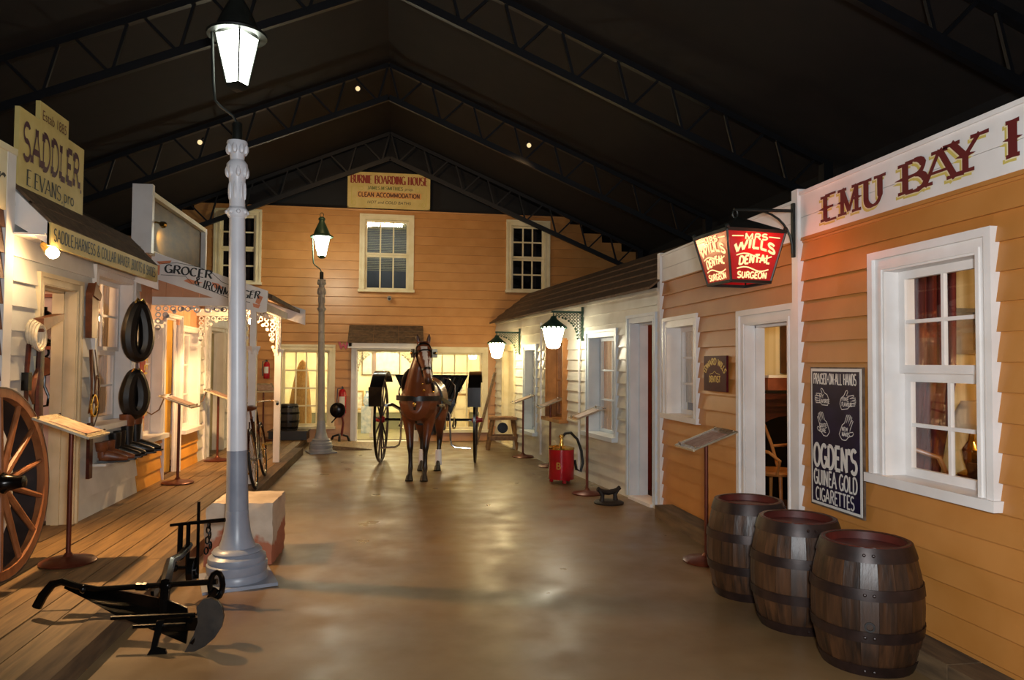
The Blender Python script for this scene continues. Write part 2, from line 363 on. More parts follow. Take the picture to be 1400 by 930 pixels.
def room(F, parent, u0, u1, w0, w1, z0, z1, wall, floor_, ceil):
    t = .03; lo, hi = min(w0, w1), max(w0, w1)   # w0 nearest the facade
    m = MB(); m.fbox(F, u0, u1, lo-t, lo, z0, z1); m.fbox(F, u0-t, u0, lo-t, hi, z0, z1); m.fbox(F, u1, u1+t, lo-t, hi, z0, z1); m.build('interior_wall', wall, parent, smooth=0)
    MB().fbox(F, u0-t, u1+t, lo-t, hi, z0-t, z0).build('interior_floor', floor_, parent, smooth=0)
    MB().fbox(F, u0-t, u1+t, lo-t, hi, z1, z1+t).build('interior_ceiling', ceil, parent, smooth=0)
def lace(mb, fn, w, h, r=.026, span=None, drop=.02, d=.012, curve=1.0):
    """cast-iron style lace filling the corner between a top rail (width w) and an upright (height h); fn(a,b,d)->point"""
    ring = lambda cx, cy, rr: [mb.prism([(cx+rr*cos(2*pi*i/8), cy+rr*sin(2*pi*i/8)) if 1 else 0 for i in range(8)], fn, 0, d)]
    nx = max(1, int(w/(r*2))); ny = max(1, int(h/(r*2)))
    for i in range(nx):
        for j in range(ny):
            cx, cy = (i+.5)*w/nx, -(j+.5)*h/ny
            x_, y_ = cx/w, -cy/h
            if ((1-x_)**2+(1-y_)**2) ** .5 < .93*curve and not (y_ < .5/ny+.001): continue
            ann(mb, fn, cx, cy, r*.98, r*.55, d)
    # scalloped lower edge
    k = max(3, int((w+h)/(r*3.2)))
    for i in range(k+1):
        a = radians(90*i/k); ax, ay = w*(1-sin(a)*.93*curve), -h*(1-cos(a)*.93*curve)
        mb.prism([(ax+r*.75*cos(2*pi*q/6), ay+r*.75*sin(2*pi*q/6)) for q in range(6)], fn, 0, d*1.2)
def ann(mb, fn, cx, cy, ro, ri, d, n=10):
    P = [(cx+ro*cos(2*pi*i/n), cy+ro*sin(2*pi*i/n)) for i in range(n)]; Q = [(cx+ri*cos(2*pi*i/n), cy+ri*sin(2*pi*i/n)) for i in range(n)]
    vs = [fn(a, b, dd) for dd in (0, d) for L_ in (P, Q) for a, b in L_]
    fs = []
    for i in range(n):
        j = (i+1) % n
        fs += [(i, j, n+j, n+i), (2*n+i, 3*n+i, 3*n+j, 2*n+j), (i, 2*n+i, 2*n+j, j), (n+i, n+j, 3*n+j, 3*n+i)]
    mb.add(vs, fs)

# ---------------------------------------------------------------- palette
ORANGE = M('orange_paint', 'BC7E3E', 'B27434', 3, .42, rv=.03, bump=.05)
ORANGE2 = M('orange_board_paint', 'C48C52', 'B88046', 3, .38, rv=.04, bump=.05)
DADO = M('ochre_paint', 'DB9A35', 'CC8A2B', 3, .5, rv=.03)
WHITE = M('white_gloss', 'E8E3DF', 'DDD6D0', 4, .38, bump=.03)
CREAM = M('cream_paint', 'E9DDBB', 'DCCB9F', 4, .5)
WHITEB = M('white_weatherboard', 'D6D2C4', 'C8C2B2', 3, .36, rv=.04, bump=.05)
BLUEW = M('cool_white_paint', 'CFD6DB', 'C2CAD0', 4, .42)
GREYW = M('grey_white_board', 'D5D3CE', 'C5C2BC', 3, .5, rv=.04)
SIGNY = M('sign_yellow', 'D9C27C', 'CDB46A', 5, .55)
PINKB = M('salmon_board', 'D59A72', 'C58A62', 4, .6, rv=.04)
BROWN = M('dark_brown_board', '5A3426', '472818', 4, .6, rv=.08)
TIMBER = M('old_timber', '6A5236', '4A3824', 5, .75, bump=.3, st=(4, .6, 4), rv=.12)
PLANK = M('deck_plank', '8E6E44', '6C5232', 5, .52, bump=.25, st=(7, .5, 7), rv=.12)
SHING = M('brown_shingle', '6B5138', '4B3826', 14, .8, bump=.5, rv=.1)
SHED = M('shed_lining', '1E1612', '17110D', 4, .8)
SHEDB = M('shed_dark_blue', '101014', '0C0C0F', 4, .8)
STEEL = M('black_steel', '0F0F14', '0A0A0D', 8, .5)
IRON = M('black_iron', '17130F', '0B0A09', 12, .22, .6, bump=.15)
BLACK = M('black_leather', '14100E', '0A0807', 14, .35, bump=.15)
TAN = M('tan_leather', '7B4526', '5A3019', 10, .4, bump=.2)
MAHOG = M('mahogany', '4A1E12', '33130C', 6, .32, st=(1, 1, 6))
POLE = M('brown_metal', '6B3320', '58281A', 8, .35, .4)
GOLD = M('gilt', 'D8A63A', 'B07E22', 18, .28, .85, bump=.3)
BRASS = M('brass', 'E0B860', None, 5, .18, 1)
CHROME = M('bright_metal', 'D8D8D8', None, 5, .15, 1)
PAPERW = M('wallpaper', 'E2D2A4', 'C3AC74', 1.0, .7, st=(16, 16, .15), detail=1, lo=.4, hi=.6)
WARMW = M('warm_wall', 'E8D8B8', 'DDCBA6', 3, .7)
CEILW = M('room_ceiling', 'CDAE78', None, 3, .7)
RUG = M('room_floor', '5A3A24', '40281A', 5, .5)
CURT = M('red_curtain', '6E1F18', '4A120E', 2.0, .8, st=(14, 14, .1), detail=1)
LACE = lace_mat('lace_curtain', 'E8DDC8', 'CDBFA4')
MAROON = M('maroon_letter', '5E1216', None, 3, .5)
OLIVEY = M('gold_shadow', 'C9B65A', None, 3, .5)
BLK = M('black_letter', '1C1C1A', None, 3, .55)
PURP = M('plum_letter', '4E2430', None, 3, .55)
REDL = M('red_letter', '8E2A16', None, 3, .55)
SALM = M('salmon_letter', 'D9885E', None, 3, .55)
YELL = M('yellow_letter', 'E8C33C', None, 3, .5)
SILV = M('enamel_white', 'D8D4CC', None, 3, .35)
GLASS = glass_mat('window_glass')
GLASSD = glass_mat('dark_window_glass', (.8, .8, .8), .25)

# ---------------------------------------------------------------- the shed: floor, walls, roof
RZ, RX, RS = 6.4, -.15, .42
def roof_z(x): return RZ-RS*abs(x-RX)
def floor_mat():
    m = M('concrete', '7C6240', '5E452A', 1.1, .34, bump=.01, detail=4, lo=.3, hi=.7); nt = m.node_tree; N = nt.nodes; L = nt.links
    p = N['Principled BSDF']; nz = N.new('ShaderNodeTexNoise'); nz.inputs['Scale'].default_value = 2.6; nz.inputs['Detail'].default_value = 5; nz.inputs['Roughness'].default_value = .5
    tc = [n for n in N if n.type == 'TEX_COORD'][0]; L.new(tc.outputs['Object'], nz.inputs['Vector'])
    mr = N.new('ShaderNodeMapRange'); mr.inputs[1].default_value = .3; mr.inputs[2].default_value = .75; mr.inputs[3].default_value = .27; mr.inputs[4].default_value = .55
    L.new(nz.outputs['Fac'], mr.inputs[0]); L.new(mr.outputs[0], p.inputs['Roughness'])
    # scuffs and pale worn patches
    n2 = N.new('ShaderNodeTexNoise'); n2.inputs['Scale'].default_value = .9; n2.inputs['Detail'].default_value = 6; n2.inputs['Roughness'].default_value = .64
    L.new(tc.outputs['Object'], n2.inputs['Vector']); m2 = N.new('ShaderNodeMapRange'); m2.inputs[1].default_value = .4; m2.inputs[2].default_value = .8; m2.inputs[4].default_value = .3
    L.new(n2.outputs['Fac'], m2.inputs[0]); src = p.inputs['Base Color'].links[0].from_socket
    mx = N.new('ShaderNodeMix'); mx.data_type = 'RGBA'; mx.inputs[7].default_value = lin('A3926F'); L.new(m2.outputs[0], mx.inputs[0]); L.new(src, mx.inputs[6]); L.new(mx.outputs[2], p.inputs['Base Color'])
    return m
MB().box(-5.6, 5.6, -2.5, 19, -.1, 0).build('floor', floor_mat(), kind='structure', smooth=0)
MB().box(-5.5, -5.4, -2.5, 19, 0, 4.3).build('wall_left', SHED, kind='structure', smooth=0)
MB().box(5.4, 5.5, -2.5, 19, 0, 4.3).build('wall_right', SHEDB, kind='structure', smooth=0)
m = MB()
m.add([(-5.6, 18.9, 0), (5.6, 18.9, 0), (5.6, 18.9, roof_z(5.6)), (RX, 18.9, RZ), (-5.6, 18.9, roof_z(-5.6)), (-5.6, 19, 0), (5.6, 19, 0), (5.6, 19, roof_z(5.6)), (RX, 19, RZ), (-5.6, 19, roof_z(-5.6))],
      [(0, 1, 2, 3, 4), (9, 8, 7, 6, 5), (0, 5, 6, 1), (1, 6, 7, 2), (2, 7, 8, 3), (3, 8, 9, 4), (4, 9, 5, 0)])
m.build('wall_back', SHEDB, kind='structure', smooth=0)
m = MB()
for x in (-5.6, 5.6):
    m.hexa([(RX, -2.5, RZ), (x, -2.5, roof_z(x)), (x, 19, roof_z(x)), (RX, 19, RZ), (RX, -2.5, RZ+.1), (x, -2.5, roof_z(x)+.1), (x, 19, roof_z(x)+.1), (RX, 19, RZ+.1)])
m.build('ceiling', SHED, kind='structure', smooth=0)
# dark lining that closes the roof space above the boarding house
m = MB(); P = [(-3.9, 15.42, 4.72), (3.6, 15.42, 4.72), (RX, 15.42, RZ-.02)]
m.prism([(-4.2, 4.6), (3.9, 4.6), (RX, RZ-.02)], lambda a, b, d: V((a, 15.40+d, b)), 0, .04)
m.build('wall_gable', SHEDB, kind='structure', smooth=0)

def truss(y, label):
    t = thing('roof_truss', label, 'truss', (RX, y, RZ), group='roof trusses')
    D = .52
    for sx in (-1, 1):
        e = RX+sx*5.35
        a = V((RX, y, RZ-.06)); b = V((e, y, roof_z(e)-.06)); n = V((0, 0, -D))
        MB().bar(a, b, .07, .07).build('top_chord', STEEL, t, smooth=0)
        MB().bar(a+n, b+n*.95, .06, .09).build('bottom_chord', STEEL, t, smooth=0)
        k = 8
        for i in range(k):
            p = a.lerp(b, (i+.25)/k)+n; q = a.lerp(b, (i+.02)/k); q2 = a.lerp(b, (i+.8)/k)
            MB().bar(q, p, .03, .03).build('web', STEEL, t, smooth=0); MB().bar(p, q2, .03, .03).build('web', STEEL, t, smooth=0)
        MB().box(e-.06, e+.06, y-.06, y+.06, 0, roof_z(e)-.05).build('column', STEEL, t, smooth=0)
    return t
truss(15.15, 'black steel roof truss against the boarding house front')
truss(11.65, 'black steel roof truss above the horse and carriage')
truss(8.2, 'black steel roof truss above the red lantern')
truss(4.9, 'black steel roof truss nearest the camera, over the tall lamp post')
SPOTM = emit_mat('spot_bulb', (1, .7, .35), 1.2)
for x, lab in ((-.62, 'small spotlight clamped to the truss left of the ridge'), (-2.92, 'small spotlight clamped to the truss beside the tall lamp post'), (2.08, 'small spotlight clamped to the truss on the right-hand slope')):
    z = roof_z(x)-.33; t = thing('roof_spotlight', lab, 'spotlight', (x, 11.5, z), group='small roof spotlights')
    MB().tube([(0, .13, .1), (0, .03, .05)], .012).build('bracket', STEEL, t, local=True)
    MB().cone((0, .06, .02), (0, -.06, -.02), .03, .045, 10).build('housing', STEEL, t, local=True); MB().sph((0, -.065, -.022), .036, 8, 6).build('bulb', SPOTM, t, local=True)

# ================================================================ right side: corner inn, dentist, cottage
FR = Fr((2.95, 0, 0), (0, 1, 0), (-1, 0, 0))
def kerb(name, label, x0, x1, y0, y1, z, ys):
    t = thing(name, label, 'kerb', ((x0+x1)/2, y0, 0))
    for a, b in zip(ys[:-1], ys[1:]): MB().box(x0, x1, a+.004, b-.004, .001, z+random.uniform(-.006, .006)).build('beam', TIMBER, t, smooth=0)
kerb('timber_kerb', 'weathered timber step running below the orange shop fronts', 2.73, 2.925, 1.2, 7.45, .12, (1.2, 3.3, 5.4, 7.45))

inn = thing('inn', 'orange weatherboard inn with white lettered fascia beside the barrels', 'building', (2.95, 1.0, 0))
WIN1 = (3.172, 4.126, .9, 2.30)
lap_wall(FR, inn, .9, 4.93, .0, 2.54, .148, [(WIN1[0]+.03, WIN1[1]-.03, WIN1[2], WIN1[3]-.03)], ORANGE)
for z0, z1 in ((2.54, 2.685), (2.688, 2.85)): MB().fbox(FR, .9, 4.95, -.02, .03, z0, z1).build('fascia_board', WHITE, inn, smooth=0)
MB().fbox(FR, .9, 4.95, -.05, .045, 2.85, 2.875).build('capping', WHITE, inn, smooth=0)
MB().fbox(FR, 4.925, 5.005, -.02, .055, .0, 2.90).build('corner_board', WHITE, inn, smooth=0)
MB().fbox(FR, .9, 4.95, .0, .018, 2.50, 2.54).build('picture_mould', ORANGE, inn, smooth=0)
for c, ya, yb, zb, h in (('E', 4.632, 4.475, 2.60, .175), ('M', 4.435, 4.235, 2.60, .175), ('U', 4.19, 4.0, 2.60, .175), ('B', 3.835, 3.64, 2.604, .178), ('A', 3.645, 3.42, 2.606, .178), ('Y', 3.455, 3.245, 2.612, .182), ('I', 3.105, 2.99, 2.61, .182)):
    T = .30 if c != 'I' else .3
    for nm, mt, dx, dz, lf in (('letter_shadow', OLIVEY, .022, -.018, .033), ('letter_highlight', CREAM, .008, -.006, .0345), ('letter', MAROON, 0, 0, .036)):
        mb = MB()
        w = (ya-yb) if c != 'I' else .04
        ox = 0 if c != 'I' else .03
        text(mb, c, (2.95, ya+dx-ox, zb+dz), (0, -1, 0), (0, 0, 1), (-1, 0, 0), h, w, T=T if c not in 'MAY' else .24, t=.09, serif=.2, lift=lf, spur=1); mb.build(nm, mt, inn, smooth=0, recalc=False)
window(FR, inn, *WIN1, WHITE, GLASS, a=.125, rev=.13, cols=2, rows=2, sashes=2, w=.06, sillp=.02, stile=.05)
room(FR, inn, 1.0, 4.86, -.2, -2.4, .1, 2.42, PAPERW, RUG, CEILW)
light('inn_room_light', 'POINT', (4.4, 3.2, 2.1), 26, 2900, .12)
# things in the inn's front room
m = MB(); 
for i in range(11): m.tube([(3.56+i*.042, 4.72+.03*(i % 2), 2.3), (3.56+i*.041, 4.72+.03*(i % 2), 1.5), (3.50+i*.032, 4.74, .7)], .03, 7)
tag(m.build('curtain', CURT, smooth=60), 'red curtain hanging inside the inn window', 'curtain')
def framed(name, label, cat, F, u0, u1, z0, z1, mat, pic, fw=.05, w=0):
    t = thing(name, label, cat, F.pt((u0+u1)/2, w, z0)); m = MB()
    m.fbox(F, u0, u1, w, w+.03, z0, z0+fw); m.fbox(F, u0, u1, w, w+.03, z1-fw, z1); m.fbox(F, u0, u0+fw, w, w+.03, z0+fw, z1-fw); m.fbox(F, u1-fw, u1, w, w+.03, z0+fw, z1-fw)
    m.build('frame', mat, t, smooth=0); MB().fbox(F, u0+fw*.9, u1-fw*.9, w+.002, w+.012, z0+fw*.9, z1-fw*.9).build('picture', pic, t, smooth=0); return t
FIN = Fr((0, 4.855, 0), (1, 0, 0), (0, -1, 0))
PICG = M('grey_print', '9A9484', '6B675B', 6, .6); MIRR = M('old_mirror', 'C8B890', 'A08E66', 8, .15, .7); PICD = M('dark_painting', '3A2618', '8A5A3A', 7, .4)
framed('picture', 'pale framed print on the inn wallpaper', 'picture', FIN, 4.06, 4.29, 1.70, 2.04, PICG, PICG, .03)
framed('mirror', 'tall gilt framed mirror beside the inn window', 'mirror', FIN, 4.31, 4.95, 1.2, 2.32, GOLD, MIRR, .085)
t = thing('writing_table', 'dark writing table inside the inn window', 'table', (4.12, 4.36, .1))
MB().cbox((0, 0, .72), 0.76, .56, .04).build('top', MAHOG, t, local=True, smooth=0)
for sx in (-1, 1):
    for sy in (-1, 1): MB().cone((sx*.33, sy*.22, 0), (sx*.33, sy*.22, .7), .022, .032, 10).build('leg', MAHOG, t, local=True)
def table_lamp(label, loc, shade, s=1.0):
    t = thing('table_lamp', label, 'lamp', loc)
    MB().lathe([(.075*s, 0), (.075*s, .015*s), (.03*s, .04*s), (.045*s, .1*s), (.05*s, .15*s), (.02*s, .2*s), (.012*s, .25*s), (.012*s, .32*s), (0, .32*s)], 14).build('base', BRASS, t, local=True)
    MB().lathe([(.115*s, .26*s), (.1*s, .32*s), (.05*s, .42*s), (.045*s, .42*s), (.09*s, .32*s), (.108*s, .262*s)], 14, cap=False).build('lamp_shade', shade, t, local=True); return t
SHADE = M('lamp_shade_cloth', 'C8BCA0', None, 4, .7)
table_lamp('table lamp with a pale shade on the inn writing table', (3.97, 4.54, .842), SHADE, 1.25)
t = thing('gramophone', 'dark gramophone standing on the inn writing table', 'gramophone', (3.93, 4.26, .842))
MB().cbox((0, 0, .06), .26, .24, .12).build('case', MAHOG, t, local=True, smooth=0)
m = MB(); m.tube([(0, .05, .12), (-.02, .07, .2), (.06, .05, .27), (.16, 0, .34), (.24, -.03, .38)], [.012, .014, .022, .05, .1], 12); m.build('horn', BLACK, t, local=True)
MB().lathe([(.1, .12), (.1, .13), (0, .131)], 18).build('turntable', BLACK, t, local=True)

# ---------------------------------------------------------------- dentist
den = thing('dental_surgery', 'orange weatherboard dental surgery with a white door case', 'building', (2.95, 5.0, 0))
WIN2 = (6.768, 7.70, 1.03, 2.115); DOOR1 = (4.99, 5.925, .12, 2.07)
lap_wall(FR, den, 5.005, 7.75, .0, 2.53, .148, [(WIN2[0]+.03, WIN2[1]-.03, WIN2[2], WIN2[3]-.03), (DOOR1[0]-.02, DOOR1[1]-.03, DOOR1[2], DOOR1[3]-.03)], ORANGE)
for z0, z1 in ((2.53, 2.665), (2.668, 2.81)): MB().fbox(FR, 4.98, 7.76, -.02, .03, z0, z1).build('fascia_board', WHITE, den, smooth=0)
MB().fbox(FR, 4.98, 7.80, -.05, .045, 2.81, 2.832).build('capping', WHITE, den, smooth=0)
MB().fbox(FR, 7.74, 7.82, -.05, .055, .0, 2.85).build('corner_board', WHITE, den, smooth=0)
window(FR, den, *WIN2, WHITE, GLASS, a=.11, rev=.16, cols=2, rows=3, sashes=1, sillp=.01)
doorway(FR, den, *DOOR1, WHITE, a=.13, rev=.15, step=TIMBER)
room(FR, den, 5.0, 7.70, -.19, -2.4, .1, 2.42, PAPERW, RUG, CEILW)
light('surgery_light', 'POINT', (4.0, 6.5, 2.1), 22, 2900, .12)
FDN = Fr((0, 7.7, 0), (1, 0, 0), (0, -1, 0))
t = thing('mantelpiece', 'dark carved mantelpiece seen through the surgery door', 'mantelpiece', (4.2, 7.69, .1))
m = MB(); m.fbox(FDN, 3.55, 5.0, .0, .3, 1.24, 1.30); m.fbox(FDN, 3.6, 4.95, 0, .25, 1.16, 1.24); m.build('shelf', MAHOG, t, smooth=0)
m = MB(); m.fbox(FDN, 3.62, 3.88, 0, .2, .1, 1.16); m.fbox(FDN, 4.72, 4.95, 0, .2, .1, 1.16); m.build('pilaster', MAHOG, t, smooth=0)
m = MB(); pts = [(3.88, 1.16), (4.72, 1.16), (4.72, .8)]+[(4.3+.42*cos(radians(a)), .75+.3*sin(radians(a))) for a in range(0, 181, 15)]+[(3.88, .8)]
m.prism(pts, lambda a, b, d: FDN.pt(a, d, b), 0, .17); m.build('arch', MAHOG, t, smooth=0)
MB().fbox(FDN, 3.88, 4.72, .005, .02, .1, 1.1).build('fire_back', IRON, t, smooth=0)
table_lamp('table lamp with cream shade on the surgery mantelpiece', (3.86, 7.53, 1.302), SHADE, .95)
tag(MB().fbox(FDN, 4.02, 4.36, .07, .25, 1.335, 1.47).build('wooden_box', M('red_brown_wood', '8A4A2A', '6E361E', 6, .5), smooth=0), 'red-brown wooden box lying on the surgery mantelpiece', 'box')
tag(MB().fbox(FDN, 4.0, 4.38, .05, .27, 1.3015, 1.334).build('book', BLACK, smooth=0), 'black book under the wooden box on the mantelpiece', 'book', 'books on the mantelpiece')
tag(MB().fbox(FDN, 4.04, 4.34, .09, .23, 1.471, 1.50).build('book', M('white_paper', 'DDD6C4', None, 3, .6), smooth=0), 'white book on top of the wooden box', 'book', 'books on the mantelpiece')
framed('painting', 'dark portrait painting above the surgery mantelpiece', 'picture', FDN, 4.30, 4.75, 1.52, 2.15, M('walnut_frame', '5A3A20', '3E2614', 7, .4), PICD, .06)
t = thing('bentwood_chair', 'bentwood armchair in the surgery doorway', 'chair', (3.72, 6.75, .1), .5)
CANE = M('bent_beech', 'A8713A', '8A5628', 7, .35)
for sx in (-1, 1):
    for sy in (-1, 1): MB().cone((sx*.22, sy*.2, 0), (sx*.17, sy*.16, .44), .014, .018, 8).build('leg', CANE, t, local=True)
MB().lathe([(0, .44), (.22, .44), (.23, .46), (.22, .48), (0, .475)], 20).build('seat', CANE, t, local=True)
MB().tube([(-.2, .1, .47), (-.24, .2, .7), (-.15, .24, .93), (0, .26, .98), (.15, .24, .93), (.24, .2, .7), (.2, .1, .47)], .016, 8).build('backrest', CANE, t, local=True)
for sx in (-1, 1): MB().tube([(sx*.24, .19, .68), (sx*.3, .05, .7), (sx*.3, -.12, .68), (sx*.24, -.2, .6), (sx*.21, -.15, .46)], .015, 8).build('arm', CANE, t, local=True)
dup(t, (3.44, 4.42, .1), 2.4, 'bentwood armchair inside the inn window')
m = MB(); m.fbox(FDN, 3.2, 3.5, .01, .26, .1, 1.5); t = m.build('bookcase', MAHOG, smooth=0); tag(t, 'dark bookcase inside the small surgery window', 'bookcase')
for k in range(7): MB().fbox(FDN, 3.22, 3.48, .262, .275, .25+k*.17, .27+k*.17).build('shelf_edge', M('shelf_line', 'C8B890', None, 3, .6), t, smooth=0)
tag(MB().cbox((3.36, 7.54, 1.63), .2, .14, .24).build('tin', M('yellow_tin', 'D9C84A', None, 3, .4), smooth=0), 'yellow tin on the bookcase inside the small window', 'tin')
m = MB()
for i in range(5): m.tube([(3.155, 7.62-i*.05, 2.05), (3.16, 7.62-i*.05, 1.2)], .028, 6)
tag(m.build('lace_curtain', LACE, smooth=60), 'pale lace curtain inside the small surgery window', 'curtain')

# ---------------------------------------------------------------- white cottage, its wall turned slightly into the street
K = .11
FC = Fr((2.925, 7.75, 0), (-K, 1, 0), (-1, -K, 0)); KU = sqrt(1+K*K)
cot = thing('cottage', 'white weatherboard cottage beyond the dental surgery', 'building', (2.93, 7.8, 0))
cu = lambda y: (y-7.75)*KU
DC = (.075, .865, .03, 2.2); WA = (1.17, 2.24, .63, 2.07); WC = (cu(10.78), cu(11.62), .72, 2.0); WB = (cu(12.3), cu(13.1), .38, 1.95); DF = (cu(13.65), cu(14.6), .02, 1.98)
lap_wall(FC, cot, .07, 7.52, .0, 2.47, .152, [(a+.03, b-.03, c, d-.03) for a, b, c, d in (DC, WA, WC, WB, DF)], WHITEB)
window(FC, cot, *WA, BLUEW, GLASS, a=.1, rev=.16, cols=2, rows=3, sashes=1)
BWOOD = M('orange_brown_wood', 'B4773E', '96602E', 6, .45)
window(FC, cot, *WC, BWOOD, GLASS, a=.06, rev=.1, cols=1, rows=2, sashes=1, w=.1)
window(FC, cot, *WB, BLUEW, GLASS, a=.1, rev=.14, cols=2, rows=3, sashes=1)
doorway(FC, cot, *DC, BLUEW, a=.1, rev=.2, step=WHITE)
doorway(FC, cot, *DF, CREAM, a=.12, rev=.12)
MB().fbox(FC, DF[0]+.12, DF[1]-.12, -.1, -.06, .03, 1.86).build('door', CREAM, cot, smooth=0)
for u, z0 in ((cu(10.2), .06), (cu(12.0), .1)): MB().tube([FC.pt(u, .05, z0), FC.pt(u, .05, 2.3)], .018, 8).build('down_pipe', WHITE, cot)
# roof: overhanging iron sheets laid as overlapping courses
for k in range(5):
    w0, z0 = .16-k*.165, 2.44+k*.128
    for j in range(8):
        a, b = .0+j*.95, .0+(j+1)*.95-.006
        b = min(b, 7.5)
        MB().hexa([FC.pt(a, w0, z0), FC.pt(b, w0, z0), FC.pt(b, w0-.19, z0+.14), FC.pt(a, w0-.19, z0+.14), FC.pt(a, w0, z0+.03), FC.pt(b, w0, z0+.03), FC.pt(b, w0-.19, z0+.155), FC.pt(a, w0-.19, z0+.155)]).build('roof_sheet', SHING, cot, smooth=0)
MB().fbox(FC, 0, 7.5, -.7, -.62, 2.3, 2.95).build('ridge_wall', SHEDB, cot, smooth=0)
room(FC, cot, .02, 7.4, -.24, -1.6, .03, 2.35, M('ochre_room', 'E0A24A', 'CE8E36', 3, .7), RUG, CEILW)
light('cottage_light', 'POINT', FC.pt(1.5, -.9, 2.0), 26, 2900, .1); light('cottage_light', 'POINT', FC.pt(4.6, -.9, 2.0), 16, 2900, .1)
MB().fbox(FC, 1.02, 1.12, -.5, -.24, .04, 2.3).build('door', M('dark_red_door', '6B2014', '50170F', 4, .4), cot, smooth=0)
for wi, lab in ((WA, 'white curtains inside the cottage window beside its door'), (WB, 'white curtains inside the far cottage window'), (WC, 'white curtains inside the brown framed cottage window')):
    m = MB(); u0, u1 = wi[0]+.08, wi[1]-.08
    for i in range(8):
        if wi is WA and i in (4, 5): continue
        u = u0+(u1-u0)*(i+.5)/8; m.tube([FC.pt(u, -.23, wi[3]-.1), FC.pt(u+.01, -.225, wi[2]+.05)], .035, 7)
    tag(m.build('window_curtain', LACE, smooth=60), lab, 'curtain')
t = thing('wooden_chair', 'dark wooden chair inside the cottage doorway', 'chair', FC.pt(.72, -.75, .032), .4)
for sx in (-1, 1):
    for sy in (-1, 1): MB().cone((sx*.19, sy*.18, 0), (sx*.17, sy*.17, .45 if sy < 0 else 1.0), .016, .02, 8).build('leg', MAHOG, t, local=True)
MB().cbox((0, 0, .46), .42, .4, .04).build('seat', MAHOG, t, local=True, smooth=0)
for z in (.62, .78, .93): MB().cbox((0, .17, z), .34, .02, .05).build('slat', MAHOG, t, local=True, smooth=0)

# ================================================================ boarding house across the end
FB = Fr((0, 15.3, 0), (1, 0, 0), (0, -1, 0))
bh = thing('boarding_house', 'orange two-storey boarding house closing the street', 'building', (0, 15.3, 0))
U1 = (-3.6, -2.68, 3.16, 4.68); U2 = (-.75, .36, 3.07, 4.68); U3 = (2.3, 3.25, 3.12, 4.67); WL = (-2.36, -1.2, .27, 1.97); EN = (-.88, .5, .0, 1.98); WR = (.55, 1.93, .18, 1.95)
lap_wall(FB, bh, -5.3, 5.3, 0, 4.74, .185, [(a+.03, b-.03, c, d-.03) for a, b, c, d in (U1, U2, U3, WL, EN, WR)], ORANGE2, clip=(lambda z: RX-(RZ-.05-z)/RS, lambda z: RX+(RZ-.05-z)/RS))
MB().fbox(FB, -4.2, 3.85, -.05, .04, 4.74, 4.775).build('capping', ORANGE2, bh, smooth=0)
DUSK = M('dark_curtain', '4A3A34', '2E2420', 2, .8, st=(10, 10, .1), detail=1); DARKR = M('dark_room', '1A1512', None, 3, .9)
for W_, c in ((U1, 3), (U3, 3)):
    window(FB, bh, *W_, CREAM, GLASSD, a=.12, rev=.1, cols=c, rows=2, sashes=2, w=.05, bar=.03)
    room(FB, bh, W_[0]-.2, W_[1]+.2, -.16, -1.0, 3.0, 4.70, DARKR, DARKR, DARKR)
    m = MB(); w_ = (W_[1]-W_[0]-.24)
    for f0, f1 in ((.05, .13), (.36, .40), (.72, .8)): m.fbox(FB, W_[0]+.12+w_*f0, W_[0]+.12+w_*f1, -.2, -.17, W_[2]+.06, W_[3]-.13)
    m.build('curtain_pole_strip', DUSK, bh, smooth=0)
window(FB, bh, *U2, CREAM, GLASSD, a=.11, rev=.1, cols=3, rows=1, sashes=2, w=.05, bar=.03)
room(FB, bh, U2[0]-.3, U2[1]+.3, -.16, -2.0, 2.85, 4.74, M('unlit_blue_wall', '3A3E4C', '2E323E', 3, .7), RUG, WARMW)  # the room's gloom below the blinds is put into this dark wall colour
bl = MB(); n_ = 29
for i in range(n_):
    z = 4.54-i*.036
    bl.hexa([FB.pt(U2[0]+.12, -.15, z), FB.pt(U2[1]-.12, -.15, z), FB.pt(U2[1]-.12, -.175, z+.012), FB.pt(U2[0]+.12, -.175, z+.012), FB.pt(U2[0]+.12, -.15, z+.003), FB.pt(U2[1]-.12, -.15, z+.003), FB.pt(U2[1]-.12, -.175, z+.015), FB.pt(U2[0]+.12, -.175, z+.015)])
o = bl.build('blind_slats', lace_mat('blind_slat', 'CFC9A8', 'C4BE98'), bh, smooth=0, kind='stuff')
t = thing('tube_light', 'bright fluorescent tube light behind the upstairs blinds', 'light', (-.3, 16.2, 4.6))
MB().cbox((0, 0, .09), .9, .14, .05).build('housing', WHITE, t, local=True, smooth=0); MB().tube([(-.42, 0, .03), (.42, 0, .03)], .03, 10).build('tube', emit_mat('tube_glow', (.95, 1, .8), 170), t, local=True)
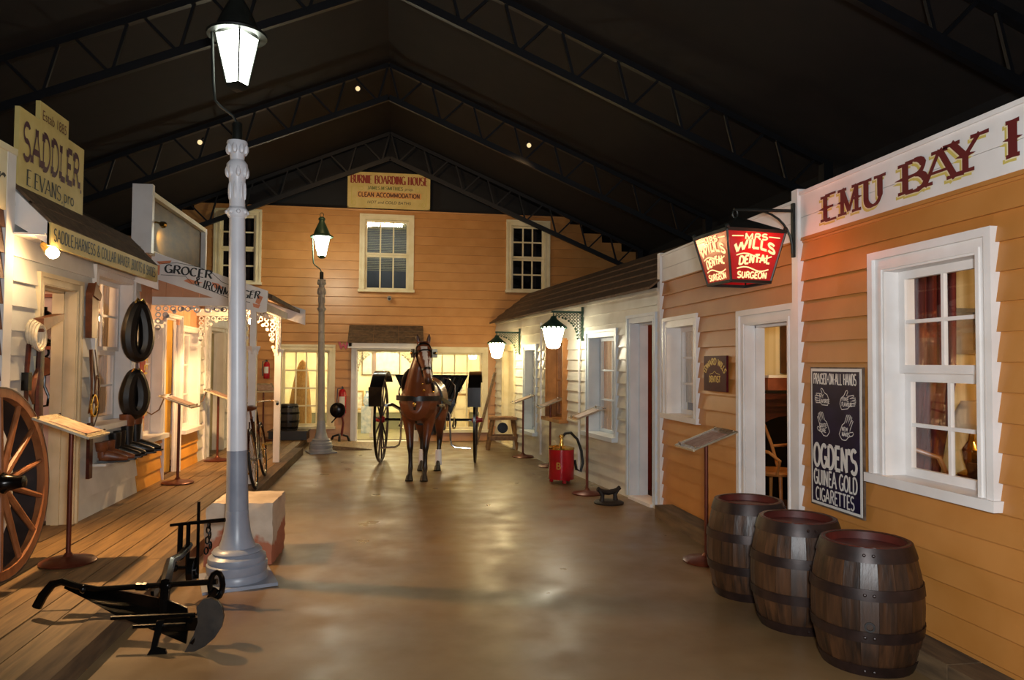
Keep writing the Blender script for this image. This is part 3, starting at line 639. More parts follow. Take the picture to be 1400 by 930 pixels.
# ground floor
window(FB, bh, *WL, CREAM, GLASS, a=.12, rev=.12, cols=4, rows=4, sashes=1, bar=.028)
window(FB, bh, *WR, CREAM, GLASS, a=.12, rev=.12, cols=4, rows=4, sashes=1, bar=.028)
doorway(FB, bh, *EN, WHITE, a=.11, rev=.16, w=.06, name='entrance_case')
room(FB, bh, -2.6, 2.15, -.18, -2.6, .02, 2.3, M('cream_room', 'F2E8C4', 'E8DBB0', 3, .7), M('grey_lino', '8A8668', '77735A', 4, .5), M('cream_ceiling', 'EDE3C0', None, 3, .7))
MB().fbox(FB, -2.59, 2.14, -2.595, -2.57, .022, .42).build('skirting', M('grey_green', '77765C', None, 3, .6), bh, smooth=0)
MB().fbox(FB, -2.59, 2.14, -2.595, -2.55, .42, .47).build('dado_rail', CREAM, bh, smooth=0)
PO = MB().fbox(FB, -.49, -.40, -.75, -.66, .022, 2.29); PO.fbox(FB, -.52, -.37, -.78, -.63, .022, .12); PO.build('interior_post', WHITE, bh, smooth=0)
for x, y, lab in ((-1.7, 16.3, 'glowing globe light behind the left downstairs window'), (-.25, 16.9, 'glowing globe light behind the white post in the entrance'), (.5, 16.0, 'glowing globe light above the horse, between entrance and right window'), (1.3, 16.5, 'glowing globe light behind the right downstairs window')):
    t = thing('ceiling_globe', lab, 'light', (x, y, 2.28), group='boarding house globe lights')
    MB().lathe([(.05, 0), (.05, -.04), (.03, -.06), (.03, -.1)], 12).build('fitting', BRASS, t, local=True)
    MB().sph((0, 0, -.18), .1, 14, 10).build('globe', emit_mat('globe_glow', (1, .9, .62), 130) if 'globe_glow' not in MATS else MATS['globe_glow'], t, local=True)
# porch over the entrance
for k in range(3):
    w0, z0 = .55-k*.175, 2.0+k*.12
    for j in range(3):
        a, b = -.93+j*.5, -.93+(j+1)*.5-.004
        MB().hexa([FB.pt(a, w0, z0), FB.pt(b, w0, z0), FB.pt(b, w0-.21, z0+.14), FB.pt(a, w0-.21, z0+.14), FB.pt(a, w0, z0+.025), FB.pt(b, w0, z0+.025), FB.pt(b, w0-.21, z0+.155), FB.pt(a, w0-.21, z0+.155)]).build('porch_sheet', SHING, bh, smooth=0)
MB().fbox(FB, -.92, .55, .42, .5, 1.9, 2.0).build('porch_beam', WHITE, bh, smooth=0)
for x in (-.91, .5): MB().fbox(FB, x, x+.06, .05, .5, 1.93, 2.0).build('porch_bracket', WHITE, bh, smooth=0)
lm = MB()
lace(lm, lambda a, b, d: FB.pt(-.77+a, .04+d, 1.87+b), .55, .42, .03, curve=1.02)
lace(lm, lambda a, b, d: FB.pt(.39-a, .04+d, 1.87+b), .55, .42, .03, curve=1.02)
lm.fbox(FB, -.77, .39, .04, .052, 1.84, 1.88)
lm.build('fretwork', CREAM, bh, smooth=0, kind='stuff')
# sign on the parapet
sg = thing('boarding_house_sign', 'yellow board with red title above the boarding house roofline', 'sign', (-.16, 15.2, 4.78))
FS = Fr((0, 15.24, 0), (1, 0, 0), (0, -1, 0))
MB().fbox(FS, -1.0, .68, 0, .03, 4.79, 5.53).build('board', SIGNY, sg, smooth=0)
m = MB(); b_ = .025
for (p, q, c, d) in ((-1.0, .68, 4.79, 4.79+b_), (-1.0, .68, 5.53-b_, 5.53), (-1.0, -1.0+b_, 4.79, 5.53), (.68-b_, .68, 4.79, 5.53)): m.fbox(FS, p, q, .03, .04, c, d)
m.build('edging', SIGNY, sg, smooth=0)
def row(s, z, h, wd_, T, t, serif, c=-.16, mat=BLK, nm='lettering', F=FS, lift=.034, par=sg):
    m = MB(); text(m, s, F.pt(c, 0, z), F.u, (0, 0, 1), F.n, h, wd_, T=T, t=t, serif=serif, align=.5, lift=lift); return m.build(nm, mat, par, smooth=0, recalc=False)
row('BURNIE BOARDING HOUSE', 5.30, .165, 1.56, .2, .07, .12, mat=REDL)
row('JAMES.M.SMITHIES', 5.175, .07, .72, .18, .1, 0, c=-.24, mat=M('green_letter', '4A5A28', None, 3, .6)); font('lettering', 'prop.', BLK, sg, FS.pt(.16, 0, 5.18), FS.u, (0, 0, 1), .06, .17, lift=.034, shear=.2)
MB().fbox(FS, -.8, .5, .03, .0325, 5.005, 5.13).build('title_band', M('orange_band', 'DDA45C', None, 3, .6), sg, smooth=0)
row('CLEAN ACCOMMODATION', 5.025, .085, 1.25, .2, .2, 0, mat=M('dark_red_letter', '4E1A10', None, 3, .6), lift=.0345)
font('lettering', 'HOT and COLD BATHS', BLK, sg, FS.pt(-.6, 0, 4.885), FS.u, (0, 0, 1), .06, .88, lift=.034, shear=.25)
m = MB(); fs = lambda a, b: FS.pt(a, .034, b)
for sx in (-1, 1):
    c = -.16
    fit_curve(m, [(c+sx*.52, 5.23), (c+sx*.76, 5.23), (c+sx*.76, 4.86)], .012, fs); fit_curve(m, [(c+sx*(.58+.05*cos(radians(a))), 5.19+.04*sin(radians(a))) for a in range(0, 361, 30)], .01, fs); fit_curve(m, [(c+sx*(.71+.04*cos(radians(a))), 4.89+.05*sin(radians(a))) for a in range(0, 361, 30)], .01, fs)
m.build('scrollwork', OLIVEY, sg, smooth=0, recalc=False)

# ================================================================ left side: boardwalk, corner store, saddlery, grocery
bw = thing('boardwalk', 'raised timber boardwalk along the left-hand shops', 'boardwalk', (-2.3, 2.6, 0))
for i in range(7):
    x0 = -2.895+i*.168; y = 2.6-random.uniform(0, 1.5)
    while y < 15.2:
        l = random.choice((2.4, 3.0, 3.6)); a, b = max(y, 2.6), min(y+l, 15.25)
        if b-a > .1: MB().box(x0+.004, x0+.163, a+.004, b-.004, .08, .12+random.uniform(-.003, .002)).build('plank', PLANK, bw, smooth=0)
        y += l
for a, b in ((2.6, 5.2), (5.2, 8.0), (8.0, 11.0), (11.0, 13.2)): MB().box(-1.715, -1.56, a+.004, b-.004, .001, .125).build('edge_beam', TIMBER, bw, smooth=0)
MB().box(-2.88, -1.73, 2.6, 15.25, .002, .078).build('joist', TIMBER, bw, smooth=0)
m = MB(); m.add([(-1.54, 13.9, .001), (-1.54, 15.1, .001), (-.42, 14.9, .001), (-.4, 13.8, .001), (-1.54, 13.9, .12), (-1.54, 15.1, .12), (-.42, 14.9, .012), (-.4, 13.8, .012)], [(0, 1, 2, 3), (7, 6, 5, 4), (0, 4, 5, 1), (1, 5, 6, 2), (2, 6, 7, 3), (3, 7, 4, 0)])
tag(m.build('ramp', PLANK, smooth=0), 'low timber ramp between the far lamp post and the entrance', 'ramp')

FL = Fr((-2.9, 0, 0), (0, 1, 0), (1, 0, 0))
# ---- corner store at the left edge
cs = thing('corner_store', 'dark brown boarded store with cream fascia at the left edge', 'building', (-2.9, 3, .12))
lap_wall(FL, cs, 3.0, 5.93, .12, 2.72, .19, [], BROWN)
for z0, z1 in ((2.72, 3.16),): MB().fbox(FL, 3.0, 5.93, -.02, .03, z0, z1).build('fascia_board', CREAM, cs, smooth=0)
MB().fbox(FL, 3.0, 6.06, -.06, .04, 3.16, 3.21).build('capping', CREAM, cs, smooth=0)
MB().fbox(FL, 5.93, 6.05, -.02, .035, .12, 3.16).build('corner_board', WHITE, cs, smooth=0)
font('lettering', 'er', BLK, cs, (-2.9, 5.62, 2.86), (0, 1, 0), (0, 0, 1), .2, .27, lift=.034, shear=.25)

# ---- saddlery
sad = thing('saddlery', 'white weatherboard saddlery hung with harness', 'building', (-2.9, 6.2, .12))
SD = (6.46, 7.3, .12, 2.33); SW = (7.58, 8.70, .93, 2.54)
lap_wall(FL, sad, 6.06, 8.9, .12, 2.92, .19, [(a+.03, b-.03, c, d-.03) for a, b, c, d in (SD, SW)], GREYW)
TANP = M('tan_cream_paint', 'D8C6A4', 'CAB690', 4, .45)
doorway(FL, sad, *SD, TANP, a=.1, rev=.18, step=TIMBER)
window(FL, sad, *SW, WHITE, GLASS, a=.1, rev=.16, cols=2, rows=2, sashes=2)
PINKW = M('pink_board_wall', 'D9B7A6', 'CDA796', 3, .6)
room(FL, sad, 6.2, 7.42, -.22, -1.6, .12, 2.5, PINKW, RUG, CEILW); room(FL, sad, 7.5, 8.85, -.22, -1.3, .12, 2.6, WARMW, RUG, CEILW)
light('saddler_room_light', 'POINT', (-3.6, 6.8, 2.2), 9, 2900, .1); light('saddler_window_light', 'POINT', (-3.45, 8.0, 2.3), 14, 2600, .1)
for k in range(2):
    for j in range(4):
        a, b = 6.09+j*.635, 6.09+(j+1)*.635-.005; w0, z0 = .27-k*.14, 2.655+k*.15
        MB().hexa([FL.pt(a, w0, z0), FL.pt(b, w0, z0), FL.pt(b, w0-.16, z0+.16), FL.pt(a, w0-.16, z0+.16), FL.pt(a, w0+.01, z0+.02), FL.pt(b, w0+.01, z0+.02), FL.pt(b, w0-.15, z0+.18), FL.pt(a, w0-.15, z0+.18)]).build('roof_sheet', SHING, sad, smooth=0)
MB().fbox(FL, 6.07, 8.63, .255, .28, 2.485, 2.665).build('fascia_board', SIGNY, sad, smooth=0)
MB().prism([(.0, 2.92), (.27, 2.655), (.27, 2.49), (.0, 2.66)], lambda a, b, d: FL.pt(6.07+d, a, b), 0, .025).build('end_board', WHITE, sad, smooth=0)
MB().prism([(.0, 2.92), (.27, 2.655), (.29, 2.40), (.0, 2.5)], lambda a, b, d: FL.pt(8.63+d, a, b), 0, .025).build('end_board', WHITE, sad, smooth=0)
MB().fbox(FL, 6.03, 8.62, .0, .255, 2.56, 2.575).build('soffit', WHITE, sad, smooth=0)
m = MB(); text(m, 'SADDLE,HARNESS & COLLAR MAKER ,BOOTS & SHOES', (-2.62, 6.12, 2.53), (0, 1, 0), (0, 0, 1), (1, 0, 0), .095, 2.42, T=.17, t=.13, serif=0, lift=.003); m.build('lettering', BLK, sad, smooth=0, recalc=False)
MB().fbox(FL, 7.62, 8.86, .02, .16, .585, .61).build('boot_shelf', GREYW, sad, smooth=0)
# sign board standing on the roof
sg = thing('saddler_sign', 'yellow saddler board with stepped top standing on the shingle roof', 'sign', (-2.9, 6.7, 2.93))
m = MB(); m.box(-2.93, -2.895, 6.14, 7.33, 2.925, 3.575); m.build('board', SIGNY, sg, smooth=0)
MB().box(-2.945, -2.91, 6.5, 7.03, 3.5, 3.745).build('crest_board', SIGNY, sg, smooth=0)
m = MB(); text(m, 'SADDLER', (-2.895, 6.20, 3.19), (0, 1, 0), (0, 0, 1), (1, 0, 0), .28, 1.03, T=.06, t=.19, serif=.13, gap=.12); m.build('lettering', PURP, sg, smooth=0, recalc=False)
m = MB(); text(m, 'E.EVANS,', (-2.895, 6.27, 2.99), (0, 1, 0), (0, 0, 1), (1, 0, 0), .125, .64, T=.17, t=.06, serif=.1); m.build('lettering', BLK, sg, smooth=0, recalc=False)
font('lettering', 'pro', BLK, sg, (-2.895, 6.93, 2.995), (0, 1, 0), (0, 0, 1), .12, .2, lift=.004)
font('lettering', 'Estab 1885', M('brown_letter', '6A3A22', None, 3, .6), sg, (-2.91, 6.54, 3.60), (0, 1, 0), (0, 0, 1), .085, .44, lift=.004)
m = MB(); text(m, '.', (-2.895, 7.25, 3.16), (0, 1, 0), (0, 0, 1), (1, 0, 0), .2, .04, T=.16); m.build('lettering', PURP, sg, smooth=0, recalc=False)
# eave spotlight
t = thing('eave_spotlight', 'bright spotlight fixed under the saddlery eave', 'spotlight', (-2.74, 6.22, 2.5))
MB().tube([(0, 0, .055), (0, 0, .0), (.03, -.02, -.02)], .012).build('bracket', STEEL, t, local=True)
MB().cone((.01, .0, .01), (.09, -.05, -.05), .03, .05, 12).build('housing', BRASS, t, local=True)
MB().sph((.1, -.057, -.058), .045, 10, 8).build('bulb', emit_mat('eave_bulb', (1, .72, .36), 180), t, local=True)
light('eave_spot_beam', 'SPOT', (-2.60, 6.14, 2.40), 380, 2600, .03, (-1.3, 6.1, 0), 98, .8)
light('eave_spot_spill', 'POINT', (-2.62, 6.1, 2.42), 8, 2600, .04)

# ---- grocery with verandah
gro = thing('grocery', 'grocery with ochre dadoes and a lace trimmed verandah', 'building', (-2.9, 9.0, .12))
G1 = (8.95, 9.78, .66, 2.1); GD = (9.79, 10.54, .12, 2.22); G2 = (10.56, 11.48, .62, 2.1)
lap_wall(FL, gro, 8.93, 9.8, .12, .62, .155, [], DADO, lip=.03); lap_wall(FL, gro, 10.54, 11.5, .12, .6, .155, [], DADO, lip=.03)
window(FL, gro, *G1, WHITE, GLASS, a=.08, rev=.12, cols=2, rows=3, sashes=1, sillp=.06)
window(FL, gro, *G2, WHITE, GLASS, a=.08, rev=.12, cols=2, rows=3, sashes=1, sillp=.06)
doorway(FL, gro, *GD, WHITE, a=.05, rev=.06, step=TIMBER)
lap_wall(FL, gro, 11.5, 11.78, .12, 2.2, .19, [], WHITEB); MB().fbox(FL, 11.78, 11.9, -.4, .05, .12, 2.9).build('corner_board', WHITE, gro, smooth=0)
for i in range(15):
    a = 8.93+i*.19; MB().fbox(FL, a, a+.186, -.02, .012, 2.1 if not (GD[0] < a+.1 < GD[1]) else 2.2, 2.88).build('gable_board', PINKB, gro, smooth=0)
YW = M('yellow_wall', 'E3B44A', 'D4A238', 3, .6)
room(FL, gro, 8.95, 10.52, -.09, -1.6, .12, 2.3, YW, RUG, CEILW); room(FL, gro, 10.68, 11.75, -.24, -1.3, .12, 2.3, WARMW, RUG, CEILW)
light('grocery_light', 'POINT', (-3.5, 10.0, 2.1), 18, 2900, .1); light('grocery_light', 'POINT', (-3.4, 11.2, 2.1), 8, 2900, .1)
VX = -1.72
for y in (9.36, 11.32):
    po = MB().box(VX-.045, VX+.045, y-.045, y+.045, .125, 1.75).build('verandah_post', WHITE, gro, smooth=0)
    c = MB(); c.lathe([(.062, 1.70), (.062, 1.73), (.085, 1.78), (.085, 1.80), (.05, 1.80)], 4, (VX, y, 0)); c.build('capital', WHITE, po, smooth=0)
    MB().box(VX-.035, VX+.035, y-.035, y+.035, 1.80, 2.28).build('upper_post', WHITE, po, smooth=0)
MB().box(VX-.04, VX+.04, 9.32, 11.9, 2.28, 2.38).build('verandah_beam', WHITE, gro, smooth=0)
for y in (9.34, 11.32): MB().box(-2.88, VX-.04, y-.035, y+.035, 2.28, 2.38).build('cross_beam', WHITE, gro, smooth=0)
for j in range(4):
    a, b = 9.22+j*.69, 9.22+(j+1)*.69-.005; P = []
    for dz in (0, .05): P += [(-2.93, a+.1, 2.87+dz), (-2.93, b+.1, 2.87+dz), (-1.5, b+.1, 2.385+dz), (-1.5, a+.1, 2.385+dz)]
    MB().hexa(P).build('roof_sheet', SHING, gro, smooth=0)
for i in range(6):
    a = -2.92+i*.19; b = a+.186; zt = lambda x: 2.88-.335*(x+2.93)
    MB().hexa([(a, 9.33, 2.38), (b, 9.33, 2.38), (b, 9.35, 2.38), (a, 9.35, 2.38), (a, 9.33, zt(a)), (b, 9.33, zt(b)), (b, 9.35, zt(b)), (a, 9.35, zt(a))]).build('gable_board', PINKB, gro, smooth=0)
BARGE = [(-2.995, 2.955), (-1.545, 2.475), (-1.555, 2.215), (-1.62, 2.205), (-1.9, 2.27), (-2.2, 2.385), (-2.96, 2.63)]
MB().prism(BARGE, lambda a, b, d: V((a, 9.28+d, b)), 0, .03).build('barge_board', WHITE, gro, smooth=0)
MB().prism([(-2.9, 2.93), (-1.42, 2.44), (-1.42, 2.2), (-2.9, 2.66)], lambda a, b, d: V((a, 11.99+d, b)), 0, .03).build('barge_board', WHITE, gro, smooth=0)
m = MB(); fb = lambda a, b: V((a, 9.276, b))
def ribbon_path(p0, p1, sag):
    return lambda a, b: (a, b - sag*4*((a/.01) if 0 else 0))
text(m, 'GROCER', (-2.74, 9.28, 2.675), (.985, 0, -.12), (.12, 0, .985), (0, -1, 0), .095, .54, T=.26, t=.1, serif=.1)
text(m, '& IRONMONGER', (-2.40, 9.28, 2.545), (.972, 0, -.215), (.215, 0, .972), (0, -1, 0), .092, .77, T=.2, t=.09, serif=.09, warp=lambda a, b: (a, b-.05*sin(pi*a/.77)))
m.build('lettering', BLK, gro, smooth=0, recalc=False)
for poly in ([(-2.83, 2.80), (-2.66, 2.815), (-2.68, 2.78), (-2.80, 2.765)], [(-2.83, 2.76), (-2.79, 2.755), (-2.795, 2.64), (-2.83, 2.63)], [(-2.52, 2.575), (-2.47, 2.60), (-2.3, 2.555), (-2.43, 2.535)], [(-2.2, 2.565), (-2.12, 2.55), (-2.06, 2.49), (-2.16, 2.49)], [(-1.66, 2.42), (-1.60, 2.40), (-1.64, 2.30), (-1.69, 2.33)], [(-1.72, 2.32), (-1.63, 2.30), (-1.65, 2.26), (-1.71, 2.275)]):
    MB().add([fb(*p) for p in poly], [list(range(len(poly)))]).build('ribbon_end', SALM, gro, smooth=0, recalc=False)
m = MB()
fit_curve(m, [(-2.82, 2.79), (-2.75, 2.775), (-2.6, 2.79), (-2.35, 2.745), (-2.2, 2.68), (-2.08, 2.57)], .006, fb); fit_curve(m, [(-2.78, 2.64), (-2.5, 2.63), (-2.42, 2.54), (-2.2, 2.46), (-1.95, 2.36), (-1.75, 2.33)], .006, fb); fit_curve(m, [(-2.08, 2.57), (-1.9, 2.50), (-1.66, 2.44), (-1.62, 2.37)], .006, fb)
m.build('ribbon_outline', BLK, gro, smooth=0, recalc=False)
def lacework(fn_l, fn_r, w, h, span, rail):
    m = MB(); lace(m, fn_l, w, h, .036, curve=1.0); lace(m, fn_r, w, h, .036, curve=1.0)
    k = max(1, int((span-2*w)/.09))
    for i in range(k): ann(m, fn_l, w+(i+.5)*(span-2*w)/k, -.045, .042, .022, .014)
    return m
lacework(lambda a, b, d: V((-2.86+a, 9.34+d, 2.28+b)), lambda a, b, d: V((VX-.05-a, 9.34+d, 2.28+b)), .42, .38, 1.09, 0).build('fretwork', WHITE, gro, smooth=0, kind='stuff')
lacework(lambda a, b, d: V((-2.86+a, 11.32+d, 2.28+b)), lambda a, b, d: V((VX-.05-a, 11.32+d, 2.28+b)), .42, .45, 1.09, 0).build('fretwork', WHITE, gro, smooth=0, kind='stuff')
lacework(lambda a, b, d: V((VX-d, 9.41+a, 2.28+b)), lambda a, b, d: V((VX-d, 11.27-a, 2.28+b)), .62, .46, 1.86, 0).build('fretwork', WHITE, gro, smooth=0, kind='stuff')
t = thing('verandah_light', 'bright warm bulb behind the verandah lace at the grocery', 'light', (-2.0, 10.75, 2.28))
MB().cone((0, 0, .0), (0, 0, -.05), .03, .04, 10).build('fitting', BRASS, t, local=True); MB().sph((0, 0, -.1), .05, 10, 8).build('bulb', emit_mat('verandah_bulb', (1, .68, .32), 120), t, local=True)
light('verandah_bulb_beam', 'POINT', (-2.0, 10.75, 2.13), 90, 2600, .05)
light('verandah_floor_spot', 'SPOT', (-1.95, 9.9, 2.25), 300, 2600, .04, (-2.9, 11.3, .6), 60, .6)
light('verandah_floor_spot', 'SPOT', (-1.9, 10.35, 2.24), 150, 2600, .04, (-2.9, 9.3, .45), 62, .7)
# framed panel above the grocery
rs = thing('roof_sign', 'large framed brown panel standing above the grocery roof', 'sign', (-2.9, 10.3, 2.9))
PANEL = M('varnished_panel', '6E4E1E', '4E3814', 3, .45, st=(1, 1, 3), spec=.08)
m = MB(); m.box(-2.94, -2.915, 9.06, 11.6, 2.92, 3.56); m.build('panel', PANEL, rs, smooth=0)
for k, (y0, y1, z0, z1) in enumerate(((8.98, 9.06, 2.86, 3.66), (11.6, 11.68, 2.86, 3.62), (9.06, 11.6, 3.56, 3.62), (9.06, 11.6, 2.86, 2.92))): MB().box(-2.99 if k else -3.02, -2.85 if k else -2.80, y0, y1, z0, z1).build('frame_rail', WHITE if k < 2 else CREAM, rs, smooth=0)
light('panel_spot_beam', 'SPOT', (-2.74, 9.5, 3.14), 16, 4200, .02, (-2.92, 9.66, 3.12), 75, .8)
t = thing('panel_spotlight', 'small brass spotlight on the frame of the brown roof panel', 'spotlight', (-2.85, 9.075, 3.22))
MB().tube([(0, .0, 0), (.06, .02, .02), (.13, .03, .0)], .012).build('arm', BRASS, t, local=True); MB().cone((.13, .0, .0), (.13, .06, .0), .03, .04, 10).build('housing', BRASS, t, local=True)

# ---- grey shop beyond the grocery
gs = thing('grey_shop', 'grey white shop front between the grocery and the boarding house', 'building', (-2.9, 12.0, .12))
D9 = (12.05, 13.1, .12, 2.2); W9 = (13.2, 14.3, .75, 2.1); OLB = M('olive_board', '8E8258', '7E7249', 3, .5, rv=.03)
lap_wall(FL, gs, 11.92, 15.2, .12, 2.6, .17, [(a+.03, b-.03, c, d-.03) for a, b, c, d in (D9, W9)], GREYW)
doorway(FL, gs, *D9, GREYW, a=.1, rev=.2, step=TIMBER); window(FL, gs, *W9, GREYW, GLASS, a=.09, rev=.14, cols=2, rows=2, sashes=2)
MB().fbox(FL, D9[0]+.1, D9[1]-.1, -.16, -.12, .13, 2.1).build('door', OLB, gs, smooth=0)
MB().fbox(FL, 14.6, 14.75, -.02, .1, .12, 2.6).build('corner_board', CREAM, gs, smooth=0)
room(FL, gs, 12.0, 15.0, -.24, -1.2, .12, 2.4, WARMW, RUG, CEILW)

# ================================================================ lamps in the street
POSTW = M('post_white', 'DCDCE0', 'CFCFD4', 5, .35, bump=.06); POSTG = M('post_grey', '8D929E', '7F8490', 5, .35, bump=.06); LGREEN = M('lamp_green', '3E5A4A', '2E463A', 8, .4, .3); DKIRON = M('lamp_dark', '2A2C28', '1E201C', 8, .45, .4)
def street_lamp(label, loc, grey_top, H, glow, cap, lean=0., size=1.0, white=POSTW):
    t = thing('street_lamp', label, 'street lamp', loc, .39, 'street lamps'); t.rotation_euler = (0, lean, .3)
    s = size
    b = MB(); b.cbox((0, 0, .012), .50*s, .50*s, .024)
    b.lathe([(.215*s, .024), (.218*s, .05), (.205*s, .075), (.212*s, .09), (.212*s, .14), (.20*s, .15), (.205*s, .165), (.20*s, .19), (.165*s, .215), (.175*s, .225), (.16*s, .245), (.13*s, .255), (.115*s, .29), (.095*s, .36), (.085*s, .44), (.079*s, .52)], 32)
    b.build('base', POSTG, t, local=True)
    b = MB(); b.lathe([(.079*s, .52), (.072*s, grey_top)], 32, flute=.07); b.build('lower_shaft', POSTG, t, local=True, smooth=60)
    c = H*.78
    b = MB(); b.lathe([(.072*s, grey_top), (.056*s, c)], 32, flute=.07); b.build('shaft', white, t, local=True, smooth=60)
    b = MB(); b.lathe([(.06*s, c), (.073*s, c+.02), (.073*s, c+.06), (.057*s, c+.08), (.053*s, c+.2), (.06*s, c+.30), (.078*s, c+.36), (.074*s, c+.40), (.05*s, c+.43), (.054*s, c+.48), (.075*s, c+.555), (.07*s, c+.57), (0, c+.57)], 20)
    for i in range(8):
        a = 2*pi*i/8; b.sph((.069*s*cos(a), .069*s*sin(a), c+.04), .018*s, 6, 5); b.sph((.066*s*cos(a), .066*s*sin(a), c+.34), (.02*s, .02*s, .045*s), 6, 5); b.sph((.062*s*cos(a+.4), .062*s*sin(a+.4), c+.51), (.022*s, .022*s, .04*s), 6, 5); b.sph((.055*s*cos(a+.4), .055*s*sin(a+.4), c+.2), (.012*s, .012*s, .07*s), 6, 5)
    b.build('capital', white, t, local=True)
    MB().lathe([(.036*s, c+.57), (.036*s, c+.70), (.03*s, c+.71), (0, c+.71)], 14).build('neck', DKIRON, t, local=True)
    zb = c+1.0; rt = .15*s; rb = .075*s; hg = .36*s   # lantern glass
    MB().tube([(0, 0, c+.70), (-.03, 0, c+.76), (-.12*s, 0, c+.82), (-.155*s, 0, c+.86), (-.165*s, 0, c+1.0), (-.175*s, 0, zb+hg)], .011, 8).build('arm', DKIRON if cap is DKIRON else cap, t, local=True)
    l = MB(); l.lathe([(rb*.5, zb-.05), (rb, zb-.02), (rb*1.05, zb)], 4).lathe([(rt*1.02, zb+hg), (rt*1.42, zb+hg-.005), (rt*1.45, zb+hg+.012), (rt*1.05, zb+hg+.05)], 24, cap=False)
    e = l
    for i in range(4):
        a = pi/4*2*i; e.tube([(rb*1.03*cos(a), rb*1.03*sin(a), zb), (rt*1.03*cos(a), rt*1.03*sin(a), zb+hg)], .007, 6)
    l = l.build('lantern_frame', DKIRON if cap is DKIRON else cap, t, local=True)
    for i in range(4):
        a, a2 = pi/2*i, pi/2*(i+1)
        e = MB().add([(rb*cos(a), rb*sin(a), zb), (rb*cos(a2), rb*sin(a2), zb), (rt*cos(a2), rt*sin(a2), zb+hg), (rt*cos(a), rt*sin(a), zb+hg)], [(0, 1, 2, 3)])
        e.build('glass_pane', glow, l, local=True, smooth=0)
    k = MB().lathe([(rt*1.05, zb+hg+.04), (rt*.95, zb+hg+.09), (rt*.62, zb+hg+.2), (rt*.36, zb+hg+.27), (rt*.34, zb+hg+.30), (rt*.42, zb+hg+.31), (rt*.42, zb+hg+.34), (rt*.3, zb+hg+.36), (0, zb+hg+.37)], 20).build('lantern_cap', cap, t, local=True)
    MB().tube([(.035*s*cos(a), 0, zb+hg+.40+.045*s*sin(a)) for a in [2*pi*i/10 for i in range(10)]], .006, 6, closed=True).build('finial', cap, k, local=True)
    return t
G1M = emit_mat('gas_glow', (.93, 1, .86), 15); G2M = emit_mat('gas_glow_far', (.95, .95, .74), 95)
street_lamp('tall white lamp post with grey foot beside the stone block', (-1.12, 5.65, 0), .955, 3.42, G1M, DKIRON, lean=-.018)
street_lamp('shorter grey lamp post with green lantern near the ramp', (-1.285, 13.5, 0), .57, 3.24, G2M, LGREEN, lean=-.012, size=.94, white=M('post_pale_grey', '9A9690', '8C8882', 5, .4))

def wall_lantern(label, u, zt, drop, reach, size, glow):
    p = FC.pt(u, .03, zt); t = thing('bracket_lantern', label, 'lantern', p, group='bracket lanterns on the cottage')
    F = Fr((0, 0, 0), FC.u, FC.n)
    b = MB(); b.fbox(F, -.02, .02, -.005, .02, -.42, .06); b.fbox(F, -.012, .012, .02, reach+.03, -.03, .0)
    b.build('bracket', LGREEN, t, local=True, smooth=0)
    m = MB(); lace(m, lambda a, c, d: F.pt(d-.006, .02+a, -.03+c), reach*.88, .36, .022, curve=.92); m.build('bracket_lace', LGREEN, t, local=True, smooth=0, kind='stuff')
    c = F.pt(0, reach, -drop); s = size
    m = MB(); m.tube([F.pt(0, reach, -.01), F.pt(0, reach, -drop+.12*s)], .01, 6); m.lathe([(0, .14*s), (.03*s, .13*s), (.05*s, .09*s), (.14*s, .02*s), (.17*s, .0), (.17*s, -.012*s), (.12*s, -.012*s)], 16, c)
    for i in range(16): a = 2*pi*i/16; m.sph(c+V((.165*s*cos(a), .165*s*sin(a), -.02*s)), .018*s, 5, 4)
    m.build('hood', LGREEN, t, local=True)
    MB().lathe([(.145*s, -.02*s), (.13*s, -.1*s), (.085*s, -.27*s), (.05*s, -.29*s), (0, -.29*s)], 6, c).build('glass', glow, t, local=True, smooth=0)
    return t
W1M = emit_mat('lantern_glow', (1, .93, .7), 34); W2M = emit_mat('lantern_glow_far', (1, .8, .42), 75)
wall_lantern('nearer green bracket lantern glowing white over the red drum', cu(10.12), 2.36, .22, .44, 1.08, W1M)
wall_lantern('farther bracket lantern glowing yellow near the corner of the street', cu(13.35), 2.2, .2, .44, 1.0, W2M)

# dental lantern
dl = thing('dental_lantern', 'red glass lantern lettered dental surgeon on an iron bracket', 'lantern', (2.9, 4.97, 2.4))
b = MB(); b.bar((2.885, 4.966, 2.40), (2.885, 4.966, 2.80), .03, .02); b.tube([(2.88, 4.966, 2.745), (2.42, 4.966, 2.735)], .012, 8)
b.tube([(2.875, 4.966, 2.43)]+[(2.60+.275*cos(radians(a)), 4.966, 2.47+.265*sin(radians(a))) for a in range(5, 91, 12)], .012, 8, flat=.6); b.tube([(2.43+.02*cos(a), 4.966, 2.705+.03*sin(a)) for a in [2*pi*i/9 for i in range(9)]], .006, 6, closed=True)
b.build('bracket', DKIRON, dl)
LX, LY, RT, RB, ZT, ZB = 2.455, 4.966, .235, .16, 2.545, 2.195
lr = .1
def corner(i, r, z):
    a = lr+pi/4+pi/2*i; return V((LX+r*1.414*cos(a)*.98, LY+r*1.414*sin(a)*.98, z))
b = MB()
for i in range(4):
    b.tube([corner(i, RB, ZB), corner(i, RT, ZT)], .009, 6); b.bar(corner(i, RB, ZB), corner(i+1, RB, ZB), .02, .02); b.bar(corner(i, RT, ZT), corner(i+1, RT, ZT), .022, .022)
    b.sph(corner(i, RT, ZT+.02), .018, 6, 5)
b.build('lantern_frame', DKIRON, dl)
b = MB(); ap = V((LX, LY, 2.685))
